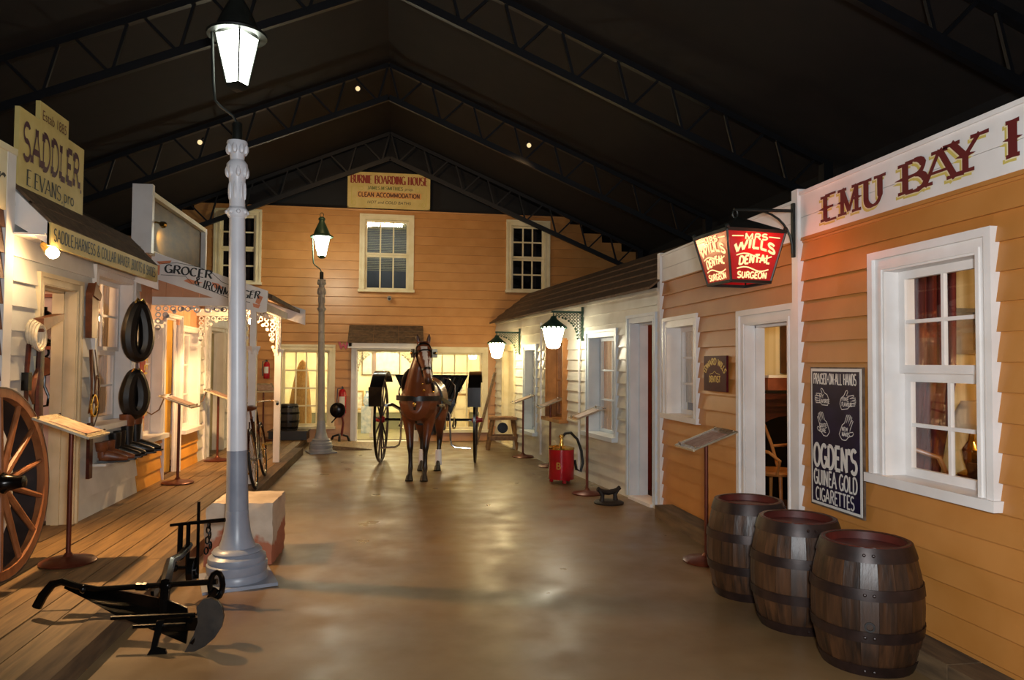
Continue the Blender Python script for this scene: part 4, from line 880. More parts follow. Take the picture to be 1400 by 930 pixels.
b.add([corner(i, RT+.005, ZT+.01) for i in range(4)]+[ap], [(0, 1, 4), (1, 2, 4), (2, 3, 4), (3, 0, 4), (0, 3, 2, 1)]); b.build('lantern_roof', DKIRON, dl, smooth=0)
RGL = bpy.data.materials.new('red_glass'); RGL.use_nodes = True
p = RGL.node_tree.nodes['Principled BSDF']; p.inputs['Base Color'].default_value = lin('7A0C10'); p.inputs['Roughness'].default_value = .15; p.inputs['Emission Color'].default_value = (.6, .012, .012, 1); p.inputs['Emission Strength'].default_value = .3
LETG = emit_mat('lit_letter', (1, .62, .28), 1.7)
for i in range(4):
    MB().add([corner(i, RB, ZB), corner(i+1, RB, ZB), corner(i+1, RT, ZT), corner(i, RT, ZT)], [(0, 1, 2, 3)]).build('glass_pane', RGL, dl, smooth=0)
    a, b_, c_ = corner(i, RB, ZB), corner(i+1, RB, ZB), corner(i, RT, ZT); d_ = corner(i+1, RT, ZT)
    u = (b_-a).normalized(); mid0 = (a+b_)/2; mid1 = (c_+d_)/2; up = (mid1-mid0).normalized(); n = u.cross(up)
    if n.dot(mid0-V((LX, LY, ZB))) < 0: n = -n; u = -u
    if i not in (1, 2, 3): pass
    P = lambda x, y: mid0+u*x+up*y
    m = MB()
    text(m, 'SURGEON', P(-.115, .025), u, up, n, .042, .23, T=.24, lift=.005)
    text(m, 'DENTAL', P(-.115, .115), u, up, n, .055, .24, T=.26, lift=.005, warp=lambda x, y: (x, y+.02*sin(x*9)))
    text(m, 'WILLS', P(-.16, .20), u, up, n, .06, .32, T=.3, lift=.005, warp=lambda x, y: (x, y+.035-1.6*(x-.16)**2))
    text(m, 'MRS', P(-.09, .295), u, up, n, .038, .18, T=.3, lift=.005)
    pf = lambda x, y: P(x, y)+n*.005
    fit_curve(m, [(-.125+.25*k/10, .088+.014*sin(k*.63)) for k in range(11)], .009, pf); fit_curve(m, [(-.14+.28*k/10, .18+.016*sin(k*.63)) for k in range(11)], .009, pf)
    fit_curve(m, [(-.19, .312), (-.10, .316)], .008, pf); fit_curve(m, [(.10, .316), (.19, .312)], .008, pf)
    m.build('lettering', LETG, dl, smooth=0, recalc=False)
MB().sph((LX-.02, LY-.19, 2.52), .03, 10, 8).build('bulb', emit_mat('red_bulb', (1, .45, .25), 22), dl)
light('dental_glow', 'POINT', (LX+.05, LY-.3, 2.45), 4.5, (1, .2, .08), .03); light('dental_glow', 'POINT', (LX+.1, LY+.3, 2.42), 1.5, (1, .25, .1), .03)

# ================================================================ poster and plaque
po = thing('enamel_sign', 'dark blue enamel cigarette sign with white hands on the orange wall', 'sign', (2.92, 4.48, .65))
NAVY = M('enamel_navy', '211C38', '181428', 8, .3, spec=.2); RUST = M('rust', '4A3A30', '6E5A4A', 20, .7)
FP = Fr((2.915, 4.78, .64), (0, -1, 0), (-1, 0, 0))
MB().fbox(FP, 0, .59, 0, .012, 0, .955).build('plate', RUST, po, smooth=0); MB().fbox(FP, .012, .575, .012, .015, .012, .945).build('enamel_border', SILV, po, smooth=0); MB().fbox(FP, .03, .555, .015, .0175, .03, .925).build('enamel_field', NAVY, po, smooth=0)
pt2 = lambda x, y: FP.pt(x, .0195, y)
def prow(s, x0, z, h, w, T=.2):
    m = MB(); text(m, s, FP.pt(x0, 0, z), FP.u, (0, 0, 1), FP.n, h, w, T=T, lift=.0195); m.build('lettering', SILV, po, smooth=0, recalc=False)
prow('PRAISED-ON-ALL HANDS', .05, .84, .07, .48, .13); prow("OGDEN'S", .05, .275, .15, .48, .17); prow('GUINEA GOLD', .05, .150, .10, .48, .14); prow('CIGARETTES', .07, .042, .085, .43, .14)
HAND = [(-.5, -.3), (-.45, -.42), (.1, -.42), (.3, -.3), (.75, -.32), (.8, -.24), (.35, -.18), (.85, -.16), (.88, -.07), (.38, -.04), (.86, .0), (.86, .09), (.36, .1), (.75, .17), (.74, .25), (.25, .24), (.1, .28), (.25, .48), (.2, .56), (.08, .54), (-.15, .3), (-.4, .2), (-.5, .05), (-.56, -.1), (-.5, -.3)]
for cx, cy, sc_, ang, fl, words in ((.165, .745, .115, 180, -1, ('MY', 'FAVORITE')), (.42, .735, .12, 8, 1, ('FINE', 'FLAVOUR')), (.165, .545, .125, 118, 1, ('QUITE', 'PURE')), (.42, .54, .13, 62, -1, ('NEW', 'MAKES'))):
    m = MB(); a = radians(ang)
    q = [(x*sc_, y*sc_*fl) for x, y in HAND]; q = [(cx+x*cos(a)-y*sin(a), cy+x*sin(a)+y*cos(a)) for x, y in q]; fit_curve(m, q, .0055, pt2)
    for i, w in enumerate(words): text(m, w, FP.pt(cx-.045, 0, cy+.0-i*.034), FP.u, (0, 0, 1), FP.n, .025, .03+.011*len(w), T=.2, lift=.0195)
    m.build('hand_drawing', SILV, po, smooth=0, recalc=False)
pl = thing('plaque', 'small maroon plaque with gold arched lettering reading dentist', 'sign', (2.915, 6.33, 1.37))
FQ = Fr((2.915, 6.57, 1.365), (0, -1, 0), (-1, 0, 0)); MAR2 = M('maroon_board', '4E1218', '430E14', 6, .5, spec=.1); GOLDL = M('gold_letter', 'C09A4A', None, 3, .45, .3)
MB().fbox(FQ, 0, .475, 0, .02, 0, .325).build('board', MAR2, pl, smooth=0)
m = MB(); text(m, 'EDWARD WILLS', FQ.pt(.2375, 0, .1), FQ.u, (0, 0, 1), FQ.n, .055, .5, T=.24, lift=.022, align=.5, warp=lambda x, y: ((.155+y*.8)*1.32*sin(x/.25*1.25)*.98, (.125+y)*cos(x/.25*1.2)+.02))
text(m, 'DENTIST', FQ.pt(.12, 0, .085), FQ.u, (0, 0, 1), FQ.n, .052, .24, T=.26, lift=.022)
fit_curve(m, [(.13, .155), (.2, .165), (.2375, .185), (.275, .165), (.345, .155)], .006, lambda a, b: FQ.pt(a, .022, b)); m.build('lettering', GOLDL, pl, smooth=0, recalc=False)

# ================================================================ barrels
def barrel(label, loc, rz, H=.66, R0=.225, R1=.285):
    t = thing('barrel', label, 'barrel', loc, rz, 'dark wooden barrels'); N_ = 20
    rad = lambda z: R0+(R1-R0)*(1-((z/H-.5)*2)**2)
    if 'me' not in barrel.__dict__:
        m = MB(); a = pi/N_*.985; zs = [0, .12, .25, .4, .5, .6, .75, .88, 1]
        vs = []
        for z in zs:
            r = rad(z*H); vs += [(r*cos(-a), r*sin(-a), z*H), (r*cos(a), r*sin(a), z*H), ((r-.02)*cos(a), (r-.02)*sin(a), z*H), ((r-.02)*cos(-a), (r-.02)*sin(-a), z*H)]
        fs = [(0, 3, 2, 1), tuple(4*(len(zs)-1)+i for i in range(4))]
        for k in range(len(zs)-1):
            for i in range(4): j = (i+1) % 4; fs.append((4*k+i, 4*k+j, 4*k+4+j, 4*k+4+i))
        m.add(vs, fs); barrel.me = m.build('stave', M('barrel_oak', '4C301C', '1A110B', 5, .42, bump=.35, st=(6, 6, .7), rv=.35, lo=.3, hi=.75), t, local=True, smooth=40); first = barrel.me
    else:
        first = barrel.me.copy(); COL.objects.link(first); first.parent = t
    for i in range(1, N_):
        o = first.copy(); COL.objects.link(o); o.parent = t; o.rotation_euler = (0, 0, 2*pi*i/N_)
    HO = M('barrel_hoop', '33231E', '241815', 12, .42, .35, bump=.1); RED = M('red_brown_head', '5A2219', '481A13', 8, .45)
    for z0, z1 in ((.0, .06), (.185, .245), (.425, .475) if 0 else (.40, .46), (.585, .66)):
        prof = [(rad(z0)+.001, z0+.001), (rad(z0)+.006, z0+.001), (rad((z0+z1)/2)+.006, (z0+z1)/2), (rad(z1)+.006, z1-.002), (rad(z1)+.001, z1-.002)]
        h = MB().lathe(prof, 32, cap=False).build('hoop', HO, t, local=True)
        rv = MB()
        for dx in (-.022, .022): zc = (z0+z1)/2; rr = rad(zc)+.006; aa = -pi/2+dx/rr; rv.sph((rr*cos(aa), rr*sin(aa), zc), .009, 6, 5)
        rv.build('rivet', HO, h, local=True, kind='stuff')
    MB().lathe([(0, H-.045), (R0-.025, H-.045), (R0-.025, H-.07), (0, H-.07)], 28).build('head', RED, t, local=True)
    MB().lathe([(R0-.021, H-.07), (R0-.021, H-.005), (R0-.004, H+.002), (R0+.004, H-.004), (R0+.002, H-.012)], 32, cap=False).build('chime', RED, t, local=True)
    m = MB(); zc = .27; rr = rad(zc)-.012; aa = -pi/2
    m.lathe([(.026, -.01), (.026, .0145), (.017, .0145), (.017, -.005), (0, -.005)], 14, (rr*cos(aa), rr*sin(aa), zc), R=Matrix.Rotation(pi/2, 3, 'X')); m.build('bung_hole', BLACK, t, local=True)
    return t
barrel('dark barrel nearest the camera with bung hole facing the street', (2.555, 3.68, 0), -.55)
barrel('dark barrel in the middle of the row of three', (2.50, 4.27, 0), -.2)
barrel('dark barrel at the far end of the row beside the white door case', (2.48, 4.88, 0), .9)

# ================================================================ reading stands
ACR = M('acrylic_panel', '9A8E78', '84775F', 14, .12, coat=.5); EDGE = M('bright_edge', 'F2E6C8', None, 4, .12, .6)
def stand(label, loc, face, cord=False, txt=M('stand_print', '8E6A58', 'A78A78', 18, .4), yaw=0.):
    t = thing('reading_stand', label, 'stand', loc, (0 if face > 0 else pi)+yaw, 'reading stands')
    MB().lathe([(0, 0.001), (.185, .001), (.19, .012), (.17, .025), (.06, .04), (.035, .05), (.02, .075), (0, .075)], 28).build('base', POLE, t, local=True)
    MB().cone((0, 0, .07), (0, 0, .985), .017, .017, 12).build('pole', POLE, t, local=True)
    a = radians(21); R = Matrix.Rotation(a, 3, 'Y'); c = V((0.0, 0, 1.0))
    p = MB().cbox(c, .40, .38, .012, R).build('panel', ACR, t, local=True, smooth=0)
    MB().cbox(c+R @ V((.02, .02, .0085)), .27, .28, .004, R).build('printed_sheet', txt, p, local=True, smooth=0)
    e = MB(); e.cbox(c+R @ V((.203, 0, 0)), .008, .39, .018, R); e.cbox(c+R @ V((0, -.193, 0)), .39, .008, .018, R); e.build('edge_strip', EDGE, p, local=True, smooth=0)
    e = MB()
    for sx in (-.17, .17):
        for sy in (-.17, .17): e.sph(c+R @ V((sx, sy, .014)), .011, 6, 5)
    e.build('clip', CHROME, p, local=True, kind='stuff')
    if cord: MB().tube([(-.15, -.1, 1.03), (-.2, -.1, .9), (-.3, -.05, .84), (-.4, .0, .88), (-.47, .05, .98)] if face > 0 else [(0, 0, .5), (.1, 0, .4)], .008, 6).build('cord', M('rope_cord', '8A6A46', None, 9, .8), t, local=True)
    return t
stand('reading stand behind the wagon wheel on the boardwalk', (-2.35, 5.86, .122), 1, False)
stand('reading stand before the grocery dado on the boardwalk', (-2.6, 9.5, .122), 1, True)
stand('reading stand before the grey shop on the boardwalk', (-2.62, 11.6, .122), 1, True)
stand('reading stand alone before the small surgery window', (2.53, 5.70, 0), -1)
stand('reading stand beside the cast-iron boot scraper', (2.37, 8.86, 0), -1)
stand('reading stand before the brown framed cottage window', (2.42, 11.28, 0), -1)
stand('reading stand next to the wooden trestle', (2.2, 12.5, 0), -1)
stand('reading stand at the far end of the boardwalk', (-2.45, 14.45, .122), 1, yaw=-1.2)

# ================================================================ wagon wheel
def wheel_parts(t, r, n, rimw, rimd, fel, spoke, hubm, tyre, hub_r=.07, hub_l=.2, sp=.02, hub_part='hub', c=(0, 0, 0), R=None, inner=None):
    """wheel in the local YZ plane about c, axle along X"""
    c = V(c); X = V((1, 0, 0)); RX_ = Matrix.Rotation(pi/2, 3, 'Y')
    MB().lathe([(r-rimw, -rimd/2), (r-.012, -rimd/2), (r-.012, rimd/2), (r-rimw, rimd/2), (r-rimw, -rimd/2)], 48, c, R=RX_).build('rim', fel, t, local=True)
    MB().lathe([(r-.012, -rimd/2-.002), (r, -rimd/2), (r, rimd/2), (r-.012, rimd/2+.002), (r-.012, -rimd/2-.002)], 48, c, R=RX_).build('tyre', tyre, t, local=True)
    if inner: MB().lathe([(r-rimw-.008, -rimd/2-.16), (r-.01, -rimd/2-.16), (r-.01, -rimd/2), (r-rimw-.008, -rimd/2), (r-rimw-.008, -rimd/2-.16)], 48, c, R=RX_).build('inner_rim', inner, t, local=True)
    for i in range(n):
        a = 2*pi*(i+.3)/n; d = V((0, cos(a), sin(a)))
        MB().tube([c+d*hub_r*.8, c+d*(hub_r+.1), c+d*(r-rimw+.005)], [sp*1.15, sp*1.1, sp*.85], 8).build('spoke', spoke, t, local=True)
    MB().lathe([(0, -hub_l*.5), (hub_r*.7, -hub_l*.5), (hub_r*.95, -hub_l*.25), (hub_r*1.1, -.03), (hub_r*1.1, .03), (hub_r*.85, hub_l*.3), (hub_r*.62, hub_l*.75), (hub_r*.62, hub_l*.95), (0, hub_l)], 20, c, R=RX_).build(hub_part, hubm, t, local=True)
WOODW = M('wheel_wood', '9A5E34', '7E4824', 5, .5, st=(4, 4, 1), bump=.1); DKW = M('wheel_dark', '3A2A24', '2A1E1A', 8, .6)
t = thing('wagon_wheel', 'big brown spoked wagon wheel leaning at the left edge', 'wheel', (-2.57, 5.43, .125))
t.rotation_euler = (0, radians(-4), 0)
wheel_parts(t, .65, 14, .07, .055, WOODW, WOODW, IRON, DKW, .065, .16, .022, c=(0, 0, .65), inner=DKW)

# ================================================================ stone block
def stone():
    me = bpy.data.meshes.new('b'); bm = bmesh.new(); bmesh.ops.create_cube(bm, size=1); bmesh.ops.subdivide_edges(bm, edges=bm.edges, cuts=11, use_grid_fill=True)
    for v in bm.verts:
        p = v.co; q = V((p.x, p.y, p.z)); e = sorted(abs(x) for x in q); rnd = .02*max(0, e[1]-.40)*10
        q *= 1-rnd*.5; q += V((random.uniform(-1, 1), random.uniform(-1, 1), random.uniform(-1, 1)))*.013
        if q.x < -.3 and q.z > .3: q.z -= .06*(q.x < -.42); q.x += .02
        v.co = (q.x*.52, q.y*.55, (q.z+.5)*.52)
    mb = MB(); bm.verts.ensure_lookup_table(); mb.add([v.co for v in bm.verts], [[v.index for v in f.verts] for f in bm.faces]); bm.free(); return mb
STONE = M('sandstone', 'C9B8A4', 'B09C88', 5, .85, bump=.6, detail=9)
nt = STONE.node_tree; N = nt.nodes; tc = [n for n in N if n.type == 'TEX_COORD'][0]; sp = N.new('ShaderNodeSeparateXYZ'); nz = N.new('ShaderNodeTexNoise'); nz.inputs['Scale'].default_value = 3.2; nz.inputs['Detail'].default_value = 4
ad = N.new('ShaderNodeMath'); ad.operation = 'MULTIPLY_ADD'; ad.inputs[1].default_value = .55; mr = N.new('ShaderNodeMapRange'); mr.inputs[1].default_value = .50; mr.inputs[2].default_value = .53
nt.links.new(tc.outputs['Object'], sp.inputs[0]); nt.links.new(tc.outputs['Object'], nz.inputs['Vector']); nt.links.new(nz.outputs['Fac'], ad.inputs[0]); nt.links.new(sp.outputs[2], ad.inputs[2]); nt.links.new(ad.outputs[0], mr.inputs[0])
mx = N.new('ShaderNodeMix'); mx.data_type = 'RGBA'; mx.inputs[6].default_value = lin('A8664A'); pb = N['Principled BSDF']; src = pb.inputs['Base Color'].links[0].from_socket
nt.links.new(mr.outputs[0], mx.inputs[0]); nt.links.new(src, mx.inputs[7]); nt.links.new(mx.outputs[2], pb.inputs['Base Color'])
o = stone().build('stone_block', STONE, smooth=30); o.location = (-1.19, 6.34, -.002); o.scale = (1, 1, .95); o.rotation_euler = (0, 0, -.03); tag(o, 'rough pink and cream stone block behind the tall lamp post', 'stone')

# ================================================================ plough
t = thing('plough', 'black iron single-furrow plough lying across the boardwalk edge', 'plough', (-1.3, 4.5, 0))
BOLT = IRON
b = MB(); b.tube([(-1.30, 4.52, .15), (-1.32, 4.62, .30), (-1.36, 4.85, .36), (-1.37, 5.10, .33), (-1.36, 5.28, .36)], [.028, .032, .03, .026, .024], 8); b.bar((-1.40, 4.65, .22), (-1.41, 5.05, .28), .02, .05); b.build('beam', IRON, t)
b = MB()   # mouldboard: a long twisted wing
rows = [((-1.93, 4.72, .29), (-1.92, 4.74, .255)), ((-1.76, 4.70, .27), (-1.75, 4.66, .20)), ((-1.58, 4.66, .25), (-1.56, 4.56, .135)), ((-1.42, 4.60, .235), (-1.40, 4.48, .10)), ((-1.28, 4.54, .22), (-1.25, 4.42, .06)), ((-1.16, 4.48, .19), (-1.13, 4.36, .03))]
vs = []
for p, q in rows:
    p, q = V(p), V(q); mid = (p+q)/2+V((0, .05, -.0)); vs += [p, mid, q, q+V((.0, .015, .0)), mid+V((0, .018, 0)), p+V((0, .015, 0))]
fs = [(0, 1, 2, 3, 4, 5), tuple(6*5+i for i in range(6))]
for k in range(5):
    for i in range(6): j = (i+1) % 6; fs.append((6*k+i, 6*k+j, 6*k+6+j, 6*k+6+i))
b.add(vs, fs); b.build('mouldboard', IRON, t, smooth=50)
b = MB()   # share, a rounded blade standing on its edge
pts = [(0, 0), (.07, .0), (.16, .06), (.2, .15), (.185, .24), (.13, .29), (.07, .27), (.06, .18)]
pts = [(0, 0), (.05, -.003), (.10, .018), (.15, .06), (.185, .115), (.195, .17), (.185, .22), (.16, .255), (.12, .275), (.08, .27), (.05, .23), (.06, .15), (.04, .08)]; b.prism(pts, lambda a, c, d: V((-1.12+a, 4.30+.1*a+d+.25*c*.35-.25*(a-.1)**2*4, .01+c)), 0, .022); b.build('share', M('worn_iron', '33291F', '1E1813', 9, .4, .5, bump=.2), t, smooth=30)
b = MB(); b.bar((-1.09, 4.30, .05), (-1.01, 4.40, .2), .02, .012); b.build('share_rib', CHROME if 0 else IRON, t, smooth=0)
b = MB(); b.tube([(-2.03, 4.66, .175), (-2.0, 4.665, .24), (-1.955, 4.67, .30), (-1.90, 4.67, .315), (-1.82, 4.665, .285), (-1.70, 4.66, .265), (-1.38, 4.62, .285), (-1.02, 4.58, .305)], [.027, .027, .025, .022, .019, .016, .016, .018], 9); b.build('handle', IRON, t)
b = MB()
for p in ((-1.78, 4.66, .27), (-1.45, 4.63, .28), (-1.30, 4.61, .285)): b.sph(p, .026, 8, 6)
b.tube([(-1.48, 4.63, .28), (-1.42, 4.62, .28)], .024, 8); b.build('bolt', IRON, t, kind='stuff')
b = MB(); b.tube([(-1.02+.035*cos(a), 4.56+.005*cos(a), .29+.075*sin(a)) for a in [2*pi*i/12 for i in range(12)]], .017, 7, closed=True); b.build('lever_loop', IRON, t)
for z, x0, x1, y in ((.165, -1.55, -1.10, 4.44), (.125, -1.42, -1.14, 4.40)): MB().tube([(x0, y, z), (x1, y-.02, z+.005)], .012, 8).build('stay_rod', IRON, t)
b = MB(); b.prism([(-.045, 0), (.055, 0), (.045, .02), (.0, .03), (.02, .16), (-.02, .16), (-.03, .03)], lambda a, c, d: V((-1.27+a, 4.30+d+c*.4, .002+c)), 0, .02); b.build('foot', IRON, t, smooth=0)
MB().bar((-1.30, 4.5, .10), (-1.06, 4.40, .13), .05, .07).build('frog', IRON, t, smooth=0)
MB().bar((-1.12, 4.44, .10), (-1.02, 4.56, .27), .02, .035).build('brace', IRON, t, smooth=0)
b = MB(); b.tube([(-1.30, 5.26, .14), (-1.30, 5.26, .655)], .011, 7); b.build('depth_rod', IRON, t)
b = MB(); b.tube([(-1.48, 5.26, .50), (-1.33, 5.25, .515), (-1.12, 5.22, .535)], [.01, .013, .015], 7); b.build('cross_rod', IRON, t)
b = MB(); RXm = Matrix.Rotation(pi/2, 3, 'Y'); b.lathe([(.0, -.025), (.03, -.03), (.03, -.02), (.085, -.02), (.085, .02), (.03, .02), (.03, .03), (0, .03)], 20, (-1.33, 5.24, .20), R=RXm); b.build('land_wheel', IRON, t)
b = MB(); b.tube([(-1.43, 5.24, .22), (-1.30, 5.24, .22)], .014, 7); b.sph((-1.44, 5.24, .22), .028, 8, 6); b.tube([(-1.36, 5.24, .20), (-1.36, 5.25, .52)], .014, 7); b.tube([(-1.41, 5.24, .3), (-1.41, 5.25, .5)], .018, 7); b.build('wheel_bracket', IRON, t)
for i in range(6): z = .50-i*.035; MB().tube([(-1.23+.012*cos(a)*(1 if i % 2 else .3)+.01*i*(-1)**i*.3, 5.25+.012*cos(a)*(.3 if i % 2 else 1), z+.024*sin(a)) for a in [2*pi*k/8 for k in range(8)]], .006, 5, closed=True).build('chain_link', IRON, t)

# ================================================================ bicycle
t = thing('bicycle', 'old dark bicycle leaning on the verandah post', 'bicycle', (-1.585, 8.95, .127)); t.rotation_euler = (0, radians(-7), radians(4))
BK = M('bike_enamel', '3A1810', '2A120C', 7, .25); RUB = M('bike_tyre', '1C1816', None, 3, .7)
for y in (0, 1.03):
    w = MB().tube([(0, y+.325*cos(a), .34+.325*sin(a)) for a in [2*pi*i/36 for i in range(36)]], .017, 8, closed=True).build('tyre', RUB, t, local=True)
    MB().tube([(0, y+.305*cos(a), .34+.305*sin(a)) for a in [2*pi*i/36 for i in range(36)]], .009, 6, closed=True).build('rim', CHROME, w, local=True)
    s = MB()
    for i in range(20): a = 2*pi*i/20; s.tube([(.015*(-1)**i, y, .34), (0, y+.3*cos(a), .34+.3*sin(a))], .0018, 4)
    s.tube([(-.05, y, .34), (.05, y, .34)], .016, 8); s.build('spokes', CHROME, w, local=True, kind='stuff')
    MB().tube([(0, y+.36*cos(a), .34+.36*sin(a)) for a in [radians(d) for d in range(20, 161, 14)]], .022, 6, flat=.4).build('mudguard', BK, t, local=True)
b = MB(); BBp = (0, .43, .3); HT, HB = (0, .86, .86), (0, .9, .68); ST = (0, .3, .80)
for p, q in ((BBp, ST), (ST, HT), (BBp, HB), (HT, HB)): b.tube([p, q], .016, 8)
for sx in (-1, 1):
    b.tube([(sx*.05, 0, .34), (sx*.03, .40, .3)], .009, 6); b.tube([(sx*.05, 0, .34), (sx*.025, .29, .76)], .009, 6); b.tube([(sx*.04, .9, .66), (sx*.05, 1.0, .48), (sx*.05, 1.03, .34)], .011, 6)
b.build('frame', BK, t, local=True)
b = MB(); b.tube([ST, (0, .27, .90)], .012, 8); b.sph((0, .22, .93), (.09, .13, .035), 12, 8); b.build('saddle', TAN, t, local=True)
b = MB(); b.tube([HT, (0, .84, .97)], .012, 8); b.tube([(-.29, .62, .93), (-.28, .75, .95), (-.2, .86, .97), (0, .88, .97), (.2, .86, .97), (.28, .75, .95), (.29, .62, .93)], .011, 8); b.build('handlebar', CHROME, t, local=True)
for sx in (-1, 1): MB().tube([(sx*.29, .68, .937), (sx*.29, .58, .925)], .018, 8).build('grip', BLACK, t, local=True)
b = MB(); b.lathe([(.0, -.004), (.09, -.004), (.09, .004), (0, .004)], 20, (.05, .43, .3), R=Matrix.Rotation(pi/2, 3, 'Y')); b.build('chain_wheel', CHROME, t, local=True)
for sx, a in ((1, 1.2), (-1, 1.2+pi)):
    e = V((sx*.075, .43+.17*cos(a), .3+.17*sin(a))); b = MB(); b.tube([(sx*.075, .43, .3), e], .01, 6); b.cbox(e+V((sx*.065, 0, 0)), .1, .07, .022); b.build('pedal', BRASS, t, local=True)

# ================================================================ horse
def remesh(mb, name, mat, parent, vox, it, paint=None):
    me = bpy.data.meshes.new(name); me.from_pydata([tuple(v) for v in mb.v], [], mb.f); bm = bmesh.new(); bm.from_mesh(me); bmesh.ops.recalc_face_normals(bm, faces=bm.faces); bm.to_mesh(me); bm.free()
    ob = bpy.data.objects.new(name, me); COL.objects.link(ob)
    r = ob.modifiers.new('r', 'REMESH'); r.mode = 'VOXEL'; r.voxel_size = vox; r.adaptivity = 0
    s = ob.modifiers.new('s', 'SMOOTH'); s.iterations = it; s.factor = .5
    dg = bpy.context.evaluated_depsgraph_get(); m2 = bpy.data.meshes.new_from_object(ob.evaluated_get(dg)); bpy.data.objects.remove(ob)
    m2.materials.clear(); m2.materials.append(mat); m2.polygons.foreach_set('use_smooth', [True]*len(m2.polygons))
    if paint:
        ca = m2.color_attributes.new('coat', 'FLOAT_COLOR', 'POINT')
        for i, v in enumerate(m2.vertices): ca.data[i].color = paint(v.co)
    o = bpy.data.objects.new(name, m2); COL.objects.link(o); o.parent = parent; return o
COAT = bpy.data.materials.new('coat'); COAT.use_nodes = True; nt = COAT.node_tree; at = nt.nodes.new('ShaderNodeAttribute'); at.attribute_name = 'coat'
nt.links.new(at.outputs['Color'], nt.nodes['Principled BSDF'].inputs['Base Color']); nt.nodes['Principled BSDF'].inputs['Roughness'].default_value = .3
HR = -.22
hs = thing('horse', 'bay horse with white blaze harnessed to the black carriage', 'horse', (.31, 10.1, 0), HR)
b = MB()
b.loft([(0, -.17, 1.08, .10, .15), (0, -.12, 1.07, .2, .24), (0, .02, 1.06, .255, .29), (0, .2, 1.1, .265, .315), (0, .45, 1.07, .275, .31), (0, .7, 1.08, .28, .295), (0, .92, 1.12, .28, .29), (0, 1.08, 1.12, .25, .27), (0, 1.2, 1.09, .17, .21), (0, 1.27, 1.06, .08, .11)], 20)
b.loft([(0, .12, 1.12, .2, .24), (.01, -.03, 1.27, .185, .22), (.03, -.09, 1.42, .155, .195), (.055, -.13, 1.56, .125, .17), (.085, -.16, 1.70, .1, .135), (.1, -.18, 1.80, .075, .085)], 16)
HX = [(.10, -.12, 1.81, .055, .055), (.11, -.2, 1.815, .088, .095), (.13, -.27, 1.755, .105, .112), (.155, -.32, 1.665, .097, .112), (.182, -.365, 1.565, .072, .09), (.205, -.40, 1.465, .058, .07), (.222, -.425, 1.385, .06, .064), (.23, -.43, 1.335, .048, .045)]
b.loft(HX, 16)
for sx in (-1, 1):
    b.loft([(.1+sx*.055, -.15, 1.85, .034, .024), (.1+sx*.072, -.155, 1.915, .036, .022), (.1+sx*.08, -.165, 1.98, .022, .013), (.1+sx*.078, -.17, 2.02, .004, .004)], 8)
    b.loft([(sx*.15, .10, 1.05, .10, .15), (sx*.15, .12, .90, .095, .13), (sx*.135, .11, .76, .075, .085), (sx*.12, .09, .62, .058, .06), (sx*.11, .075, .50, .05, .054), (sx*.107, .065, .44, .045, .05), (sx*.104, .07, .38, .033, .036), (sx*.102, .075, .25, .03, .034), (sx*.1, .07, .17, .037, .042), (sx*.1, .04, .11, .032, .036), (sx*.1, .015, .06, .04, .045)], 12)
    b.loft([(sx*.14, 1.0, 1.1, .13, .2), (sx*.165, .98, .92, .115, .18), (sx*.16, .96, .78, .09, .14), (sx*.145, 1.02, .64, .065, .085), (sx*.135, 1.1, .53, .05, .062), (sx*.13, 1.12, .46, .045, .055), (sx*.128, 1.09, .36, .036, .042), (sx*.126, 1.07, .24, .033, .038), (sx*.125, 1.06, .16, .038, .043), (sx*.125, 1.03, .10, .034, .038), (sx*.125, 1.0, .055, .042, .048)], 12)
BR, DK, WH = V((.16, .044, .013)), V((.012, .008, .007)), V((.62, .58, .55))
HP = [V(h[:3]) for h in HX[1:7]]
BL = [.026, .042, .033, .02, .014, .011]
def coat(p):
    c = BR.copy(); sm = lambda a, b_, x: max(0, min(1, (x-a)/(b_-a)))
    k = 1-sm(.46, .66, p.z); c = c.lerp(DK, k)
    if p.z > 1.3 and p.y < -.12:
        c = c.lerp(DK, .85*(1-sm(1.37, 1.46, p.z)) if p.y < -.33 else 0)
        bst = min(range(6), key=lambda i: (p-HP[i]).length); a = HP[min(bst, 4)]; d = (HP[min(bst, 4)+1]-a).normalized(); q = a+d*(p-a).dot(d); off = p-q
        if off.y < -.02 and abs(off.x-.018) < BL[bst] and 1.47 < p.z < 1.83: c = WH.copy()
    if p.z > 1.9: c = c.lerp(DK, .7)
    return (*c, 1)
remesh(b, 'body', COAT, hs, .0135, 5, coat)
HOOF = M('hoof', '15100D', '0C0908', 8, .4); HAIR = M('black_hair', '120D0B', '0A0706', 30, .5, st=(1, 1, .2))
for sx in (-1, 1):
    for x, y in ((sx*.1, .0), (sx*.125, .985)): MB().loft([(x, y-.015, .002, .056, .066), (x, y+.005, .07, .043, .05)], 14).build('hoof', HOOF, hs, local=True)
    MB().lathe([(.045, .075), (.053, .09), (.05, .16), (.049, .25), (.046, .305), (.04, .31)], 14, (sx*.1255, 1.062, 0)).build('leg_wrap', M('white_wrap', 'E4E2E6', None, 4, .5), hs, local=True)
b = MB()
for i in range(16):
    f = i/15; y = -.02+.0*f; p = V((0, .22, 1.40)).lerp(V((.09, -.06, 1.86)), f); q = p+V((-.085, .02, -.03)); r_ = p+V((-.125-.012*(i % 3), .0, -.15-.03*(i % 2)))
    b.tube([p, q, r_], [.022, .026, .006], 6, flat=.5)
for dx in (-.02, .0, .025): b.tube([(.10+dx, -.17, 1.89), (.108+dx*1.3, -.27, 1.865), (.118+dx*1.6, -.345, 1.80)], [.018, .014, .003], 6)
b.build('mane', HAIR, hs, local=True)
b = MB()
